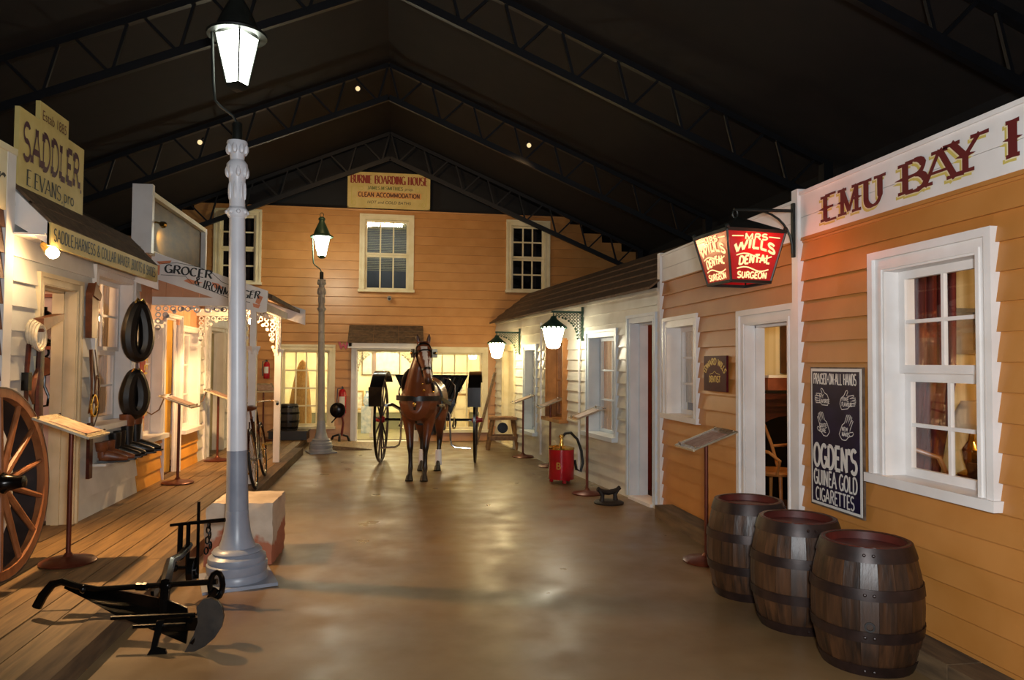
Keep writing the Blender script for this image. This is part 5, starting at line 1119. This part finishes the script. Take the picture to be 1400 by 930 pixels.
for i in range(9): a = 2*pi*i/9; b.tube([(.02*cos(a), 1.26, 1.18), (.04*cos(a), 1.36, 1.05+.02*sin(a)), (.06*cos(a), 1.36+.03*sin(a), .75), (.03*cos(a), 1.33, .5)], [.018, .03, .028, .006], 6)
b.build('tail', HAIR, hs, local=True)
for sx in (-1, 1): MB().sph((.135+sx*.094, -.3, 1.735), (.014, .02, .018), 8, 6).build('eye', BLACK, hs, local=True)
# harness worn by the horse
def band(pts, w, th=.012, closed=False): return MB().tube(pts, w/2, 8, closed, flat=1)
def strap(name, pts, w, th, up, closed=False, mat=BLACK):
    m = MB(); k = len(pts); P = [V(p) for p in pts]; base = 0
    vs = []
    for i, p in enumerate(P):
        a = P[i-1] if (i or closed) else p; c = P[(i+1) % k] if (i < k-1 or closed) else p; tt = (c-a).normalized(); u = V(up); u = (u-tt*u.dot(tt)).normalized(); n = tt.cross(u)
        vs += [p+u*w/2+n*th/2, p-u*w/2+n*th/2, p-u*w/2-n*th/2, p+u*w/2-n*th/2]
    fs = []
    for i in range(k if closed else k-1):
        j = (i+1) % k
        for q in range(4): r_ = (q+1) % 4; fs.append((4*i+q, 4*i+r_, 4*j+r_, 4*j+q))
    if not closed: fs += [(3, 2, 1, 0), (4*k-4, 4*k-3, 4*k-2, 4*k-1)]
    return m.add(vs, fs).build(name, mat, hs, local=True, smooth=40)
strap('breast_strap', [(.30*sin(radians(a)), .12-.30*cos(radians(a))-.02, 1.13) for a in range(-100, 101, 10)], .065, .02, (0, 0, 1))
strap('breast_strap', [(.30*s_, .1, 1.12) for s_ in (-1,)]+[(-.298, .3, 1.1), (-.302, .6, 1.06), (-.31, 1.0, 1.0)], .05, .015, (0, 0, 1)); strap('breast_strap', [(.30, .1, 1.12), (.298, .3, 1.1), (.302, .6, 1.06), (.31, 1.0, 1.0)], .05, .015, (0, 0, 1))
strap('girth', [(.287*cos(a), .38, 1.075+.335*sin(a)) for a in [2*pi*i/28 for i in range(28)]], .08, .02, (0, 1, 0), True)
strap('martingale', [(0, -.2, 1.1), (.0, -.2, 1.02), (0, -.165, .92), (0, -.08, .80)], .03, .014, (1, 0, 0)); MB().sph((.0, -.215, 1.055), (.025, .01, .035), 8, 6).build('harness_brass', BRASS, hs, local=True)
b = MB(); b.tube([(.0+.2*cos(a), .02-.14*sin(a)*.8, 1.28+.25*sin(a)) for a in [2*pi*i/24 for i in range(24)]], .034, 8, closed=True); b.build('collar', BLACK, hs, local=True)
for sx, z in ((-.0, 1.33), (.09, 1.34), (.03, 1.24), (.16, 1.37), (.17, 1.22)): MB().sph((.10+sx*.8, -.22+abs(sx)*.5, z), .022, 8, 6).build('harness_brass', BRASS, hs, local=True)
def ringat(i, f, k=1.06, n=18):
    h = [x+(y-x)*f for x, y in zip(HX[i], HX[i+1])]; t_ = (V(HX[i+1][:3])-V(HX[i][:3])).normalized(); sd = V((1, 0, 0)); sd = (sd-t_*sd.dot(t_)).normalized(); u = t_.cross(sd)
    return [V(h[:3])+sd*h[3]*k*cos(2*pi*j/n)+u*h[4]*k*sin(2*pi*j/n) for j in range(n)], t_
for nm, i, f, w in (('noseband', 4, .5, .028), ('browband', 1, .45, .026), ('throat_lash', 2, .35, .02)):
    P_, t_ = ringat(i, f); strap(nm, P_, w, .01, t_, True)
for sx in (-1, 1):
    Q = []
    for i, f in ((1, .45), (2, .3), (3, .2), (4, .1), (4, .5), (5, .4)):
        P_, t_ = ringat(i, f, 1.08); Q.append(P_[0 if sx > 0 else 9])
    strap('cheek_strap', Q, .02, .008, (0, 1, .3))
    bl_ = MB().cbox((.135+sx*.145, -.315, 1.735), .014, .11, .115, Matrix.Rotation(sx*-.5, 3, 'Z')).build('blinker', BLACK, hs, local=True, smooth=0); MB().sph((.135+sx*.16, -.325, 1.74), .019, 8, 6).build('boss', BRASS, bl_, local=True)

# ================================================================ gig
gg = thing('gig', 'black two-wheeled gig with red hubs behind the horse', 'carriage', (.55, 12.0, 0), -.14)
BENAM = M('black_enamel', '0E0C0B', '090808', 6, .18, coat=.4); REDH = M('red_hub', '9E1B1E', '84151A', 7, .3)
for sx in (-1, 1):
    w = thing('x', '', ''); bpy.data.objects.remove(w)
    w = bpy.data.objects.new('wheel', None); COL.objects.link(w); w.parent = gg; w.location = (sx*.765, 0, .69); w['label'] = 'black spoked wheel with red hub'
    if sx < 0: w.rotation_euler = (0, 0, pi)
    wheel_parts(w, .69, 14, .045, .036, DKW, DKW, REDH, BENAM, .055, .12, .013)
    m = MB(); vs = []; k = 12
    for i in range(k+1):
        a = radians(35+i*95/k); r = .775-.0*i; d = V((0, -cos(a)*r, .69+sin(a)*r)); nrm = V((0, -cos(a), sin(a)))
        vs += [d+V((sx*.66, 0, 0)), d+V((sx*.86, 0, 0)), d+V((sx*.86, 0, 0))+nrm*.015, d+V((sx*.66, 0, 0))+nrm*.015]
    fs = [(0, 1, 2, 3), tuple(4*k+i for i in range(4))]
    for i in range(k):
        for q in range(4): r_ = (q+1) % 4; fs.append((4*i+q, 4*i+r_, 4*i+4+r_, 4*i+4+q))
    m.add(vs, fs); m.build('mudguard', BENAM, gg, local=True, smooth=40)
    a = radians(35); p0 = V((sx*.76, -cos(a)*.775, .69+sin(a)*.775)); MB().cbox(p0+V((0, -.03, -.05)), .20, .015, .30, Matrix.Rotation(.1, 3, 'X')).build('splash_guard', BENAM, gg, local=True, smooth=0)
    MB().tube([(sx*.33, -.5, .74), (sx*.33, -1.0, .92), (sx*.36, -1.6, 1.02), (sx*.37, -2.15, 1.04), (sx*.34, -2.3, 1.05)], [.026, .026, .024, .022, .016], 10).build('shaft', BENAM, gg, local=True)
    MB().tube([(sx*.22, -.45, .86), (sx*.34, -.47, .86), (sx*.375, -.47, .80), (sx*.39, -.47, .42), (sx*.41, -.47, .33), (sx*.47, -.47, .295), (sx*.7, -.46, .28)], .016, 10).build('step', CHROME, gg, local=True)
    b = MB(); b.tube([(sx*.42, -.38, .62), (sx*.42, -.15, .56), (sx*.42, .0, .545), (sx*.42, .2, .56), (sx*.42, .42, .62)], .018, 8, flat=.6); b.tube([(sx*.42, -.38, .62), (sx*.42, 0, .72), (sx*.42, .42, .62)], .016, 8, flat=.6); b.build('spring', BENAM, gg, local=True)
MB().tube([(-.74, 0, .69), (.74, 0, .69)], .022, 10).build('axle', BENAM, gg, local=True)
MB().cbox((0, -.12, .735), .72, .9, .035).build('floor', BENAM, gg, local=True, smooth=0)
b = MB(); b.hexa([(-.36, -.12, .755), (.36, -.12, .755), (.36, .40, .755), (-.36, .40, .755), (-.44, -.12, .95), (.44, -.12, .95), (.44, .42, .95), (-.44, .42, .95)]); b.build('seat_box', BENAM, gg, local=True, smooth=0)
MB().cbox((0, .12, .99), .86, .5, .08).build('seat_cushion', BLACK, gg, local=True, smooth=0)
b = MB(); b.hexa([(-.40, .36, .97), (.40, .36, .97), (.40, .40, .97), (-.40, .40, .97), (-.62, .46, 1.41), (.62, .46, 1.41), (.62, .50, 1.41), (-.62, .50, 1.41)]); o = b.build('backrest', BENAM, gg, local=True, smooth=0)
b = MB()
for i in range(11): f = (i+.5)/11; b.tube([(-.38+.76*f, .345, 1.02), (-.50+1.0*f, .395, 1.25), (-.56+1.12*f, .43, 1.36)], [.03, .04, .03], 6)
b.build('tufting', BLACK, o, local=True)
b = MB(); b.hexa([(-.34, -.56, .75), (.34, -.56, .75), (.34, -.53, .75), (-.34, -.53, .75), (-.40, -.66, 1.02), (.40, -.66, 1.02), (.40, -.63, 1.02), (-.40, -.63, 1.02)]); b.build('dashboard', BENAM, gg, local=True, smooth=0)
MB().tube([(.40, -.6, 1.0), (.46, -.6, 1.1), (.46, -.6, 1.26), (.38, -.6, 1.36), (.30, -.6, 1.38)], .009, 8).build('rein_rail', CHROME, gg, local=True)
for sx in (-1, 1): MB().tube([(sx*.43, -.1, .97), (sx*.47, -.1, 1.12), (sx*.5, .1, 1.14), (sx*.52, .4, 1.2)], .014, 8).build('arm_rail', BENAM, gg, local=True)
MB().cbox((0, .35, .60), .5, .3, .2).build('luggage_box', M('grey_box', '5A554C', None, 3, .6), gg, local=True, smooth=0)

# ================================================================ things along the cottage
t = thing('pump_drum', 'red drum with a brass pump and black hose before the cottage', 'drum', (2.255, 9.78, 0))
DRED = M('drum_red', 'B5121F', '9C0E1A', 6, .25)
MB().lathe([(0, .05), (.17, .05), (.172, .06), (.172, .455), (.165, .462), (0, .465)], 32).build('body', DRED, t, local=True)
for a in (.6, 2.7, 4.8): MB().cone((.14*cos(a), .14*sin(a), 0.001), (.13*cos(a), .13*sin(a), .06), .025, .03, 8).build('foot', DRED, t, local=True)
MB().lathe([(.175, .45), (.18, .46), (.175, .475), (.1, .49), (.05, .495), (0, .495)], 28).build('lid', BRASS, t, local=True)
b = MB(); b.lathe([(.03, .49), (.03, .53), (.022, .55), (.022, .60), (.035, .61), (.03, .64), (0, .65)], 14); b.tube([(-.18, -.03, .49), (-.05, -.02, .5)], .01, 6); b.build('pump', BRASS, t, local=True)
MB().tube([(0, 0, .60), (.05, 0, .66), (.13, .0, .67), (.22, .0, .58), (.28, .0, .42), (.30, .0, .25), (.27, 0, .14), (.21, .0, .17), (.185, .0, .3)], .019, 9).build('hose', BLACK, t, local=True)
m = MB(); text(m, 'B', (-.10, -.1425, .2), (.82, -.57, 0), (0, 0, 1), (-.57, -.82, 0), .08, .055, T=.2, lift=.004); m.build('lettering', GOLDL, t, local=True, smooth=0, recalc=False)
t = thing('boot_scraper', 'rusty cast-iron boot scraper on the floor by the cottage door', 'scraper', (2.46, 8.23, 0), .2)
CI = M('cast_iron', '2A221E', '1A1512', 12, .6, .3, bump=.2)
MB().lathe([(0, .001), (.17, .001), (.175, .015), (.15, .03), (.05, .035), (0, .035)], 24).build('base', CI, t, local=True)
for sx in (-1, 1): MB().tube([(sx*.09, 0, .03), (sx*.08, 0, .1), (sx*.12, 0, .16), (sx*.14, .0, .19)], [.03, .024, .026, .014], 8).build('upright', CI, t, local=True)
b = MB(); b.tube([(-.15, 0, .17), (-.07, 0, .135), (0, 0, .125), (.07, 0, .135), (.15, 0, .17)], [.02, .03, .032, .03, .02], 8); b.build('blade', CI, t, local=True)
t = thing('trestle', 'wooden trestle stool with an iron crank near the far corner', 'trestle', (2.02, 13.7, 0), -.1)
OAKT = M('trestle_wood', '8A6238', '6E4A28', 5, .6, st=(4, 1, 4), rv=.08)
for sx in (-1, 1):
    for sy in (-1, 1): MB().bar((sx*.28, sy*.2, 0.001), (sx*.19, sy*.11, .56), .055, .055).build('leg', OAKT, t, local=True, smooth=0)
MB().cbox((0, 0, .585), .52, .34, .05).build('top', OAKT, t, local=True, smooth=0)
for sy in (-1, 1): MB().cbox((0, sy*.17, .22), .58, .05, .08).build('rail', OAKT, t, local=True, smooth=0)
MB().lathe([(0, -.03), (.1, -.03), (.1, .03), (0, .03)], 20, (0, 0, .40), R=Matrix.Rotation(pi/2, 3, 'X')).build('grindstone', IRON, t, local=True)
MB().tube([(.1, -.05, .57), (.32, -.05, .57), (.345, -.05, .44), (.36, -.05, .425), (.46, -.05, .425)], .011, 8).build('crank', IRON, t, local=True)
tag(MB().bar((1.62, 14.55, .001), (2.02, 14.85, 1.42), .05, .10, (0, 1, 0)).build('timber_plank', TIMBER, smooth=0), 'long brown plank leaning in the far corner behind the trestle', 'plank')

# ================================================================ against the boarding house
def extinguisher(label, p, s, H):
    t = thing('fire_extinguisher', label, 'extinguisher', p); r = .075*s
    MB().lathe([(0, 0), (r*.9, 0), (r, .02), (r, H*.78), (r*.7, H*.9), (r*.3, H*.94), (0, H*.94)], 20).build('cylinder', DRED, t, local=True)
    b = MB(); b.lathe([(.02*s, H*.92), (.02*s, H), (0, H)], 10); b.cbox((0, -.03, H*1.02), .02, .11, .02); b.build('valve', BLACK, t, local=True)
    MB().tube([(0, -.02, H*.97), (-.09*s, -.03, H*.95), (-.1*s, -.03, H*.5), (-.085*s, -.03, H*.15)], .011, 7).build('hose', BLACK, t, local=True)
    MB().lathe([(r+.002, H*.3), (r+.002, H*.65)], 12, a0=-2.4, a1=-.9).build('paper_label', SILV, t, local=True)
    MB().box(-.04, .04, r-.002, r+.02, H*.4, H*.5).build('wall_hook', STEEL, t, local=True, smooth=0)
extinguisher('red fire extinguisher hung beside the boarding house entrance', (-1.04, 15.17, .58), 1.05, .53)
extinguisher('small fire extinguisher hung on the wall behind the verandah', (-2.52, 15.17, 1.28), .8, .36)
m = MB()
m.prism([(-.11, .1), (-.05, -.06), (0, .03), (.05, -.06), (.11, .1), (.06, .1), (.04, .02), (.0, .09), (-.04, .02), (-.06, .1)], lambda a, b, d: V((-1.04+a, 15.27-d, 1.93+b)), 0, .02)
tag(m.build('wall_marker', DRED, smooth=0), 'small red marker fixed above the fire extinguisher', 'sign')
t = thing('security_camera', 'small grey camera under the middle upstairs window', 'camera', (-.13, 15.27, 2.95)); GREYP = M('grey_plastic', 'A8A49C', None, 3, .5)
MB().cbox((0, -.01, 0), .06, .03, .08).build('bracket', GREYP, t, local=True, smooth=0); MB().cone((0, -.02, 0), (0, -.15, -.03), .045, .04, 12).build('housing', GREYP, t, local=True); MB().cone((0, -.15, -.03), (0, -.155, -.031), .028, .028, 12).build('lens', BLACK, t, local=True)
t = thing('forge_blower', 'black hand-cranked blower on a stand beside the far lamp post', 'blower', (-1.05, 14.78, 0.075))
for a in (.5, 2.6, 4.7): MB().tube([(.22*cos(a), .16*sin(a), -.06), (.16*cos(a), .12*sin(a), .08), (.03*cos(a), .02*sin(a), .12)], [.03, .022, .02], 8).build('leg', CI, t, local=True)
MB().tube([(.03, 0, .1), (.06, 0, .35), (.02, 0, .56)], [.026, .02, .022], 8).build('column', M('red_column', '7A2420', '5E1A18', 8, .5), t, local=True)
MB().lathe([(0, -.07), (.1, -.07), (.15, -.04), (.15, .04), (.1, .07), (0, .07)], 20, (-.05, 0, .60), R=Matrix.Rotation(pi/2, 3, 'X')).build('fan_case', IRON, t, local=True)
MB().lathe([(0, -.1), (.085, -.1), (.085, -.08), (0, -.08)], 18, (.0, 0, .52), R=Matrix.Rotation(pi/2, 3, 'X')).build('hub_disc', REDH, t, local=True)
MB().tube([(-.16, -.06, .36), (-.08, -.06, .45), (0, -.1, .52)], .014, 7).build('crank', IRON, t, local=True)
t = thing('plinth', 'low black plinth before the left downstairs window', 'plinth', (-2.0, 14.7, .122)); b = MB(); b.cbox((0, 0, .08), .7, .5, .15); b.build('block', BLACK, t, local=True, smooth=0)
MB().cbox((0, 0, .165), .74, .54, .022).build('top', BLACK, t, local=True, smooth=0)
t = thing('keg', 'dark keg standing on the low black plinth', 'barrel', (-2.02, 14.7, .30)); KEGW = M('keg_wood', '2E221A', '1C1510', 7, .5, st=(5, 5, .8))
KH = .5; kr = lambda z: .165+.04*(1-((z/KH-.5)*2)**2)
for i in range(14):
    a = 2*pi*i/14; h = pi/14*.98; vs = []
    for z in (0, .12, .25, .38, .5): vs += [(kr(z)*cos(a-h), kr(z)*sin(a-h), z), (kr(z)*cos(a+h), kr(z)*sin(a+h), z), (kr(z)*.85*cos(a+h), kr(z)*.85*sin(a+h), z), (kr(z)*.85*cos(a-h), kr(z)*.85*sin(a-h), z)]
    fs = [(0, 1, 2, 3), (16, 17, 18, 19)]+[(4*k+q, 4*k+(q+1) % 4, 4*k+4+(q+1) % 4, 4*k+4+q) for k in range(4) for q in range(4)]
    MB().add(vs, fs).build('stave', KEGW, t, local=True, smooth=40)
for z in (.05, .17, .33, .45): MB().lathe([(kr(z-.02)+.001, z-.02), (kr(z)+.005, z-.018), (kr(z)+.005, z+.018), (kr(z+.02)+.001, z+.02)], 20, cap=False).build('hoop', IRON, t, local=True)
MB().lathe([(0, .47), (.15, .47), (.15, .49), (0, .49)], 18).build('head', KEGW, t, local=True)
b = MB(); b.loft([(-1.98, 15.85, .03, .24, .24), (-1.96, 15.85, .5, .25, .24), (-1.94, 15.85, 1.0, .19, .18), (-1.92, 15.85, 1.4, .13, .12), (-1.91, 15.85, 1.6, .07, .07), (-1.91, 15.85, 1.66, .02, .02)], 16)
tag(b.build('straw_sheaf', M('straw', 'B08A4E', '8A6632', 14, .8, st=(6, 6, .6), bump=.4), smooth=60), 'tall tapering straw sheaf inside the left downstairs window', 'sheaf')
FBI = Fr((0, 17.88, 0), (1, 0, 0), (0, -1, 0))
framed('picture', 'framed plan drawing on the wall inside the entrance', 'picture', FBI, -.78, .12, 1.32, 1.92, M('thin_dark_frame', '6A5A40', None, 3, .5), M('plan_paper', 'F0E8CC', 'E4DAB8', 9, .7), .02)
framed('notice', 'small framed notice standing at the left inside the entrance', 'picture', Fr((0, 17.7, 0), (1, 0, 0), (0, -1, 0)), -1.02, -.72, .50, .95, M('honey_frame', 'B08A44', None, 3, .5), M('notice_paper', 'EEE8D4', 'BDB6A0', 20, .6), .03)
t = thing('display_cabinet', 'pale display cabinet behind the right downstairs window', 'cabinet', (1.2, 17.0, .02))
MB().cbox((0, 0, .45), 1.0, .4, .9).build('body', M('cabinet_tan', 'B08A54', '9A7644', 5, .5), t, local=True, smooth=0); MB().cbox((0, 0, .92), 1.06, .46, .04).build('top', CREAM, t, local=True, smooth=0)
for sx in (-1, 1): d = MB().cbox((sx*.25, -.205, .45), .46, .012, .8).build('door', CREAM, t, local=True, smooth=0); MB().sph((sx*.06, -.22, .5), .015, 6, 5).build('knob', BRASS, d, local=True)
t = thing('wash_stand', 'blue and white stand just inside the entrance', 'stand', (-.62, 17.0, .02))
MB().cbox((0, 0, .3), .24, .24, .6).build('body', M('pale_blue', '9FB4C4', 'D8DCDC', 9, .5), t, local=True, smooth=0); MB().lathe([(.05, .6), (.09, .68), (.08, .8), (.03, .9), (.04, .95), (0, .95)], 14).build('jug', M('blue_jug', '6E90B0', 'D8DEE2', 14, .2), t, local=True)

# ================================================================ hung on the saddlery front
WX = -2.868
def sole(label, loc, rz, H, mat, cuff=None, s=1.0):
    t = thing('boot', label, 'boot', loc, rz)
    b = MB(); b.loft([(0, .24*s, .035*s, .03*s, .02*s), (0, .2*s, .04*s, .045*s, .035*s), (0, .12*s, .055*s, .045*s, .05*s), (0, .04*s, .07*s, .04*s, .062*s), (0, -.02*s, .07*s, .036*s, .06*s), (0, -.045*s, .065*s, .02*s, .04*s)], 12)
    b.loft([(0, .0, .06*s, .038*s, .05*s), (0, -.005, .12*s, .04*s, .046*s), (0, -.01, H*.6, .052*s, .056*s), (0, -.015, H, .06*s, .064*s)], 12); b.build('upper', mat, t, local=True)
    b = MB(); b.prism([(-.03*s, -.045*s), (.03*s, -.045*s), (.036*s, .05*s), (.05*s, .14*s), (.04*s, .24*s), (0, .262*s), (-.04*s, .24*s), (-.05*s, .14*s), (-.036*s, .05*s)], lambda a, c, d: V((a, c, d)), .0, .018*s); b.cbox((0, -.02*s, .012*s), .055*s, .07*s, .024*s); b.build('sole', BLACK, t, local=True, smooth=0)
    if cuff: MB().lathe([(.062*s, H*.72), (.066*s, H*.74), (.074*s, H+.005), (.066*s, H+.008), (.058*s, H*.9)], 16, (0, -.013, 0), cap=False).build('cuff', cuff, t, local=True)
    return t
sz = .612
sole('brown ankle boot, left one of the pair on the saddlery shelf', (-2.80, 7.70, sz), -1.2, .2, TAN, s=.9); sole('brown ankle boot, right one of the pair on the saddlery shelf', (-2.79, 7.86, sz), -1.3, .2, TAN, s=.9)
sole('black lace boot with a short leg next to the brown pair', (-2.80, 8.04, sz), -1.25, .26, BLACK, s=.95); sole('black lace boot with a short leg next to the tall boots', (-2.80, 8.17, sz), -1.2, .27, BLACK, s=.95)
sole('tall black riding boot with brown cuff, nearer of the pair', (-2.80, 8.38, sz), -1.25, .42, BLACK, TAN, 1.05); sole('tall black riding boot with brown cuff, by the ochre dado', (-2.80, 8.62, sz), -1.25, .42, BLACK, TAN, 1.05)
def horse_collar(label, y, z0, h, w):
    t = thing('horse_collar', label, 'collar', (-2.77, y, z0), -.75); cz = z0+h/2
    P = []
    for i in range(28):
        a = 2*pi*i/28; k = 1-.25*sin(a); P.append((.02, w*cos(a)*k, h/2+h/2*.88*sin(a)))
    MB().tube(P, [.068+.016*(1-abs(p[2]/h-.45)*2) for p in P], 10, closed=True).build('padding', BLACK, t, local=True)
    MB().tube([(.05, p[1]*1.12, h/2+(p[2]-h/2)*1.02) for p in P], .016, 7, closed=True).build('rim', M('collar_brown', '4A2A1C', '2E1A12', 10, .35), t, local=True)
    b = MB(); b.tube([(-.07, 0, h*.98), (.0, 0, h*.94)], .02, 6); b.build('peg', TIMBER, t, local=True)
    for s_ in (-1, 1): MB().tube([(.05, s_*.03, h*.95), (.05, s_*.05, h*1.0), (.05, s_*.03, h*1.06), (.04, 0, h*1.02)], .014, 6).build('hames_tip', BRASS, t, local=True)
    return t
horse_collar('large black horse collar hung by the saddlery window', 8.48, 1.62, .62, .095); horse_collar('smaller black horse collar hung under the large one', 8.42, 1.02, .47, .08)
def hang(name, label, cat, y, z, fn, mat=TAN, parts=None):
    t = thing(name, label, cat, (WX, y, z)); fn(t); return t
def f1(t):
    MB().prism([(-.06, 0), (.06, 0), (.075, .34), (.05, .42), (.09, .5), (-.02, .52), (-.075, .42)], lambda a, c, d: V((d, a, c)), 0, .06).build('pouch', TAN, t, local=True, smooth=0)
    MB().prism([(-.075, .40), (.09, .36), (.12, .42), (-.02, .53)], lambda a, c, d: V((.06+d, a, c)), 0, .012).build('flap', TAN, t, local=True, smooth=0)
hang('saddle_pouch', 'brown leather pouch hung between the saddlery door and window', 'pouch', 7.45, 1.82, f1)
def f2(t):
    for k, (dy, l, w) in enumerate(((0, 1.15, .05), (.05, .5, .035), (-.04, .6, .03), (.09, .75, .022))):
        m = MB().tube([(.03+.01*k, dy*.3, 1.25), (.05+.01*k, dy, .95), (.05, dy*1.6+.03, .95-l*.4), (.04, dy*.9, 1.25-l)], w/2, 7, flat=.35); m.build('strap', TAN if k % 2 == 0 else MAHOG, t, local=True)
    MB().tube([(.06, .03+.07*cos(a), .72+.1*sin(a)) for a in [2*pi*i/14 for i in range(14)]], .014, 6, closed=True).build('ring', BRASS, t, local=True)
    MB().tube([(.06, .1+.05*cos(a), .86+.14*sin(a)) for a in [2*pi*i/14 for i in range(14)]], .016, 6, closed=True, flat=.5).build('loop', TAN, t, local=True)
    MB().cbox((.045, 0, .3), .03, .075, .52).build('long_strap', MAHOG, t, local=True, smooth=0)
hang('bridle', 'bundle of brown bridle straps hung beside the saddlery window', 'bridle', 7.44, .46, f2)
def f3(t):
    MB().tube([(.06, 0, 0), (.05, .0, .6), (.06, 0, 1.1)], [.06, .05, .045], 8, flat=.5).build('board', MAHOG, t, local=True)
    MB().hexa([(.02, -.06, 1.08), (.1, -.06, 1.08), (.1, .3, 1.2), (.02, .3, 1.2), (.02, -.06, 1.19), (.1, -.06, 1.19), (.1, .3, 1.25), (.02, .3, 1.25)]).build('crook', TAN, t, local=True, smooth=0)
hang('yoke_board', 'tall brown wooden yoke board at the left of the saddlery door', 'yoke', 6.40, .75, f3)
def f4(t):
    for k in range(4): MB().tube([(.05+.015*k, .085*cos(a)+.01*k, .1+.1*sin(a)-.012*k) for a in [2*pi*i/18 for i in range(18)]], .014, 6, closed=True).build('rope_loop', M('pale_rope', 'CFC4AE', 'B5A88E', 20, .8), t, local=True)
hang('rope_coil', 'coil of pale rope hung above the wagon wheel', 'rope', 6.27, 1.72, f4)
def f5(t): MB().tube([(.05, 0, 0), (.05, .0, .4), (.05, .02, .6), (.05, .08, .66), (.05, .1, .60)], [.014, .018, .02, .02, .014], 7).build('shaft', MAHOG, t, local=True); MB().cbox((.05, 0, .32), .05, .06, .14).build('guard', IRON, t, local=True, smooth=0)
hang('crooked_stick', 'dark crooked stick hung beside the rope coil', 'stick', 6.20, 1.12, f5)
def f6(t): MB().tube([(.05, 0, .0), (.05, -.04, .08), (.06, -.02, .2), (.05, .05, .28)], [.008, .022, .022, .01], 7).build('horn', TAN, t, local=True)
hang('horn', 'small curved brown horn hung behind the wagon wheel', 'horn', 6.32, 1.26, f6)
# inside the saddlery door: block and hook, lantern
t = thing('pulley_block', 'wooden pulley block and hook hung inside the saddlery door', 'pulley', (-3.19, 7.39, 1.05))
MB().lathe([(0, -.03), (.085, -.03), (.09, 0), (.085, .03), (0, .03)], 18, (0, -.04, .5), R=Matrix.Rotation(pi/2, 3, 'X')).build('sheave', TAN, t, local=True)
MB().tube([(.0+.03*cos(a), -.04, .63+.04*sin(a)) for a in [2*pi*i/12 for i in range(12)]], .01, 6, closed=True).build('ring', IRON, t, local=True); MB().tube([(0, -.04, .41), (0, -.04, .32), (.04, -.04, .22), (.03, -.04, .14), (-.02, -.04, .13), (-.04, -.04, .18)], .012, 7).build('hook', IRON, t, local=True)
t = thing('wall_shelf', 'red edged wall shelf inside the saddlery door', 'shelf', (-3.2, 7.3, 1.72)); REDW = M('red_wood', '9A4A30', '803A24', 6, .5)
for z in (0, .48): MB().cbox((0, .03, z), .5, .12, .03).build('board', REDW, t, local=True, smooth=0)
t = thing('hurricane_lantern', 'old black lantern on the red edged shelf', 'lantern', (-3.2, 7.32, 1.737))
b = MB(); b.lathe([(.075, 0), (.08, .03), (.06, .06), (.05, .07)], 16); b.lathe([(.05, .24), (.085, .26), (.06, .31), (.03, .33), (.03, .36), (0, .36)], 16); b.build('body', IRON, t, local=True)
MB().lathe([(.05, .07), (.068, .12), (.068, .19), (.05, .24)], 16).build('globe', GLASSD, t, local=True)
for sx in (-1, 1): MB().tube([(sx*.07, 0, .04), (sx*.085, 0, .16), (sx*.06, 0, .27)], .007, 6).build('guard_wire', IRON, t, local=True)
# red banner at the edge of the grocery window, curtains in the saddlery window
bn = thing('banner', 'narrow red banner with yellow letters at the grocery window', 'banner', (-2.83, 8.93, .92))
MB().box(-2.845, -2.835, 8.82, 8.98, .95, 1.75).build('cloth', M('banner_red', 'C8331E', 'B42A18', 5, .7), bn, smooth=0); MB().tube([(-2.84, 8.81, 1.76), (-2.84, 8.99, 1.76)], .012, 7).build('rod', BRASS, bn)
for i, c in enumerate('TEL  ADE'):
    if c != ' ': m = MB(); text(m, c, (-2.835, 8.94, 1.655-i*.088), (0, 0, -1), (0, 1, 0), (1, 0, 0), .1, .065, T=.2, lift=.003); m.build('letter', YELL, bn, smooth=0, recalc=False)
m = MB()
for i in range(4): m.tube([(-3.1, 8.25+i*.07, 2.4), (-3.11, 8.25+i*.07, 1.05)], .045, 7)
tag(m.build('white_curtain', LACE, smooth=60), 'white curtain inside the saddlery window', 'curtain')
t = thing('display_leather', 'pale leather skin hung inside the saddlery window', 'leather', (-3.12, 7.85, 1.6)); MB().tube([(0, 0, .75), (0, .02, .4), (.01, .0, .05), (0, 0, 0)], [.06, .14, .12, .13], 10, flat=.3).build('skin', M('pale_hide', 'D9A874', 'C08A54', 6, .5), t, local=True); MB().tube([(.02, -.12, .38), (.03, .0, .36), (.02, .15, .38)], .012, 6).build('tie', TAN, t, local=True)
for y, z, l in ((9.2, 1.0, 'tins on the grocery shelf in the first window'), (10.85, 1.0, 'jars on the grocery shelf in the second window')):
    o = MB().box(-3.35, -3.12, y-.22, y+.5, .93, .96).build('display_shelf', CREAM, smooth=0); tag(o, 'cream display shelf behind the ' + ('first' if y < 10 else 'second') + ' grocery window', 'shelf')
    for i in range(3):
        o = MB().lathe([(0, 0), (.05, 0), (.052, .01), (.052, .15), (.03, .17), (.03, .19), (0, .19)], 14, (-3.2, y-.1+i*.22, .962)).build('jar' if y > 10 else 'tin', M('jar_' + str(i), ('C8A458', '8A3A28', 'D8D0B4')[i], None, 3, .35)); tag(o, ('tan', 'red', 'cream')[i] + (' jar' if y > 10 else ' tin') + ' in the ' + ('second' if y > 10 else 'first') + ' grocery window', 'jar' if y > 10 else 'tin')
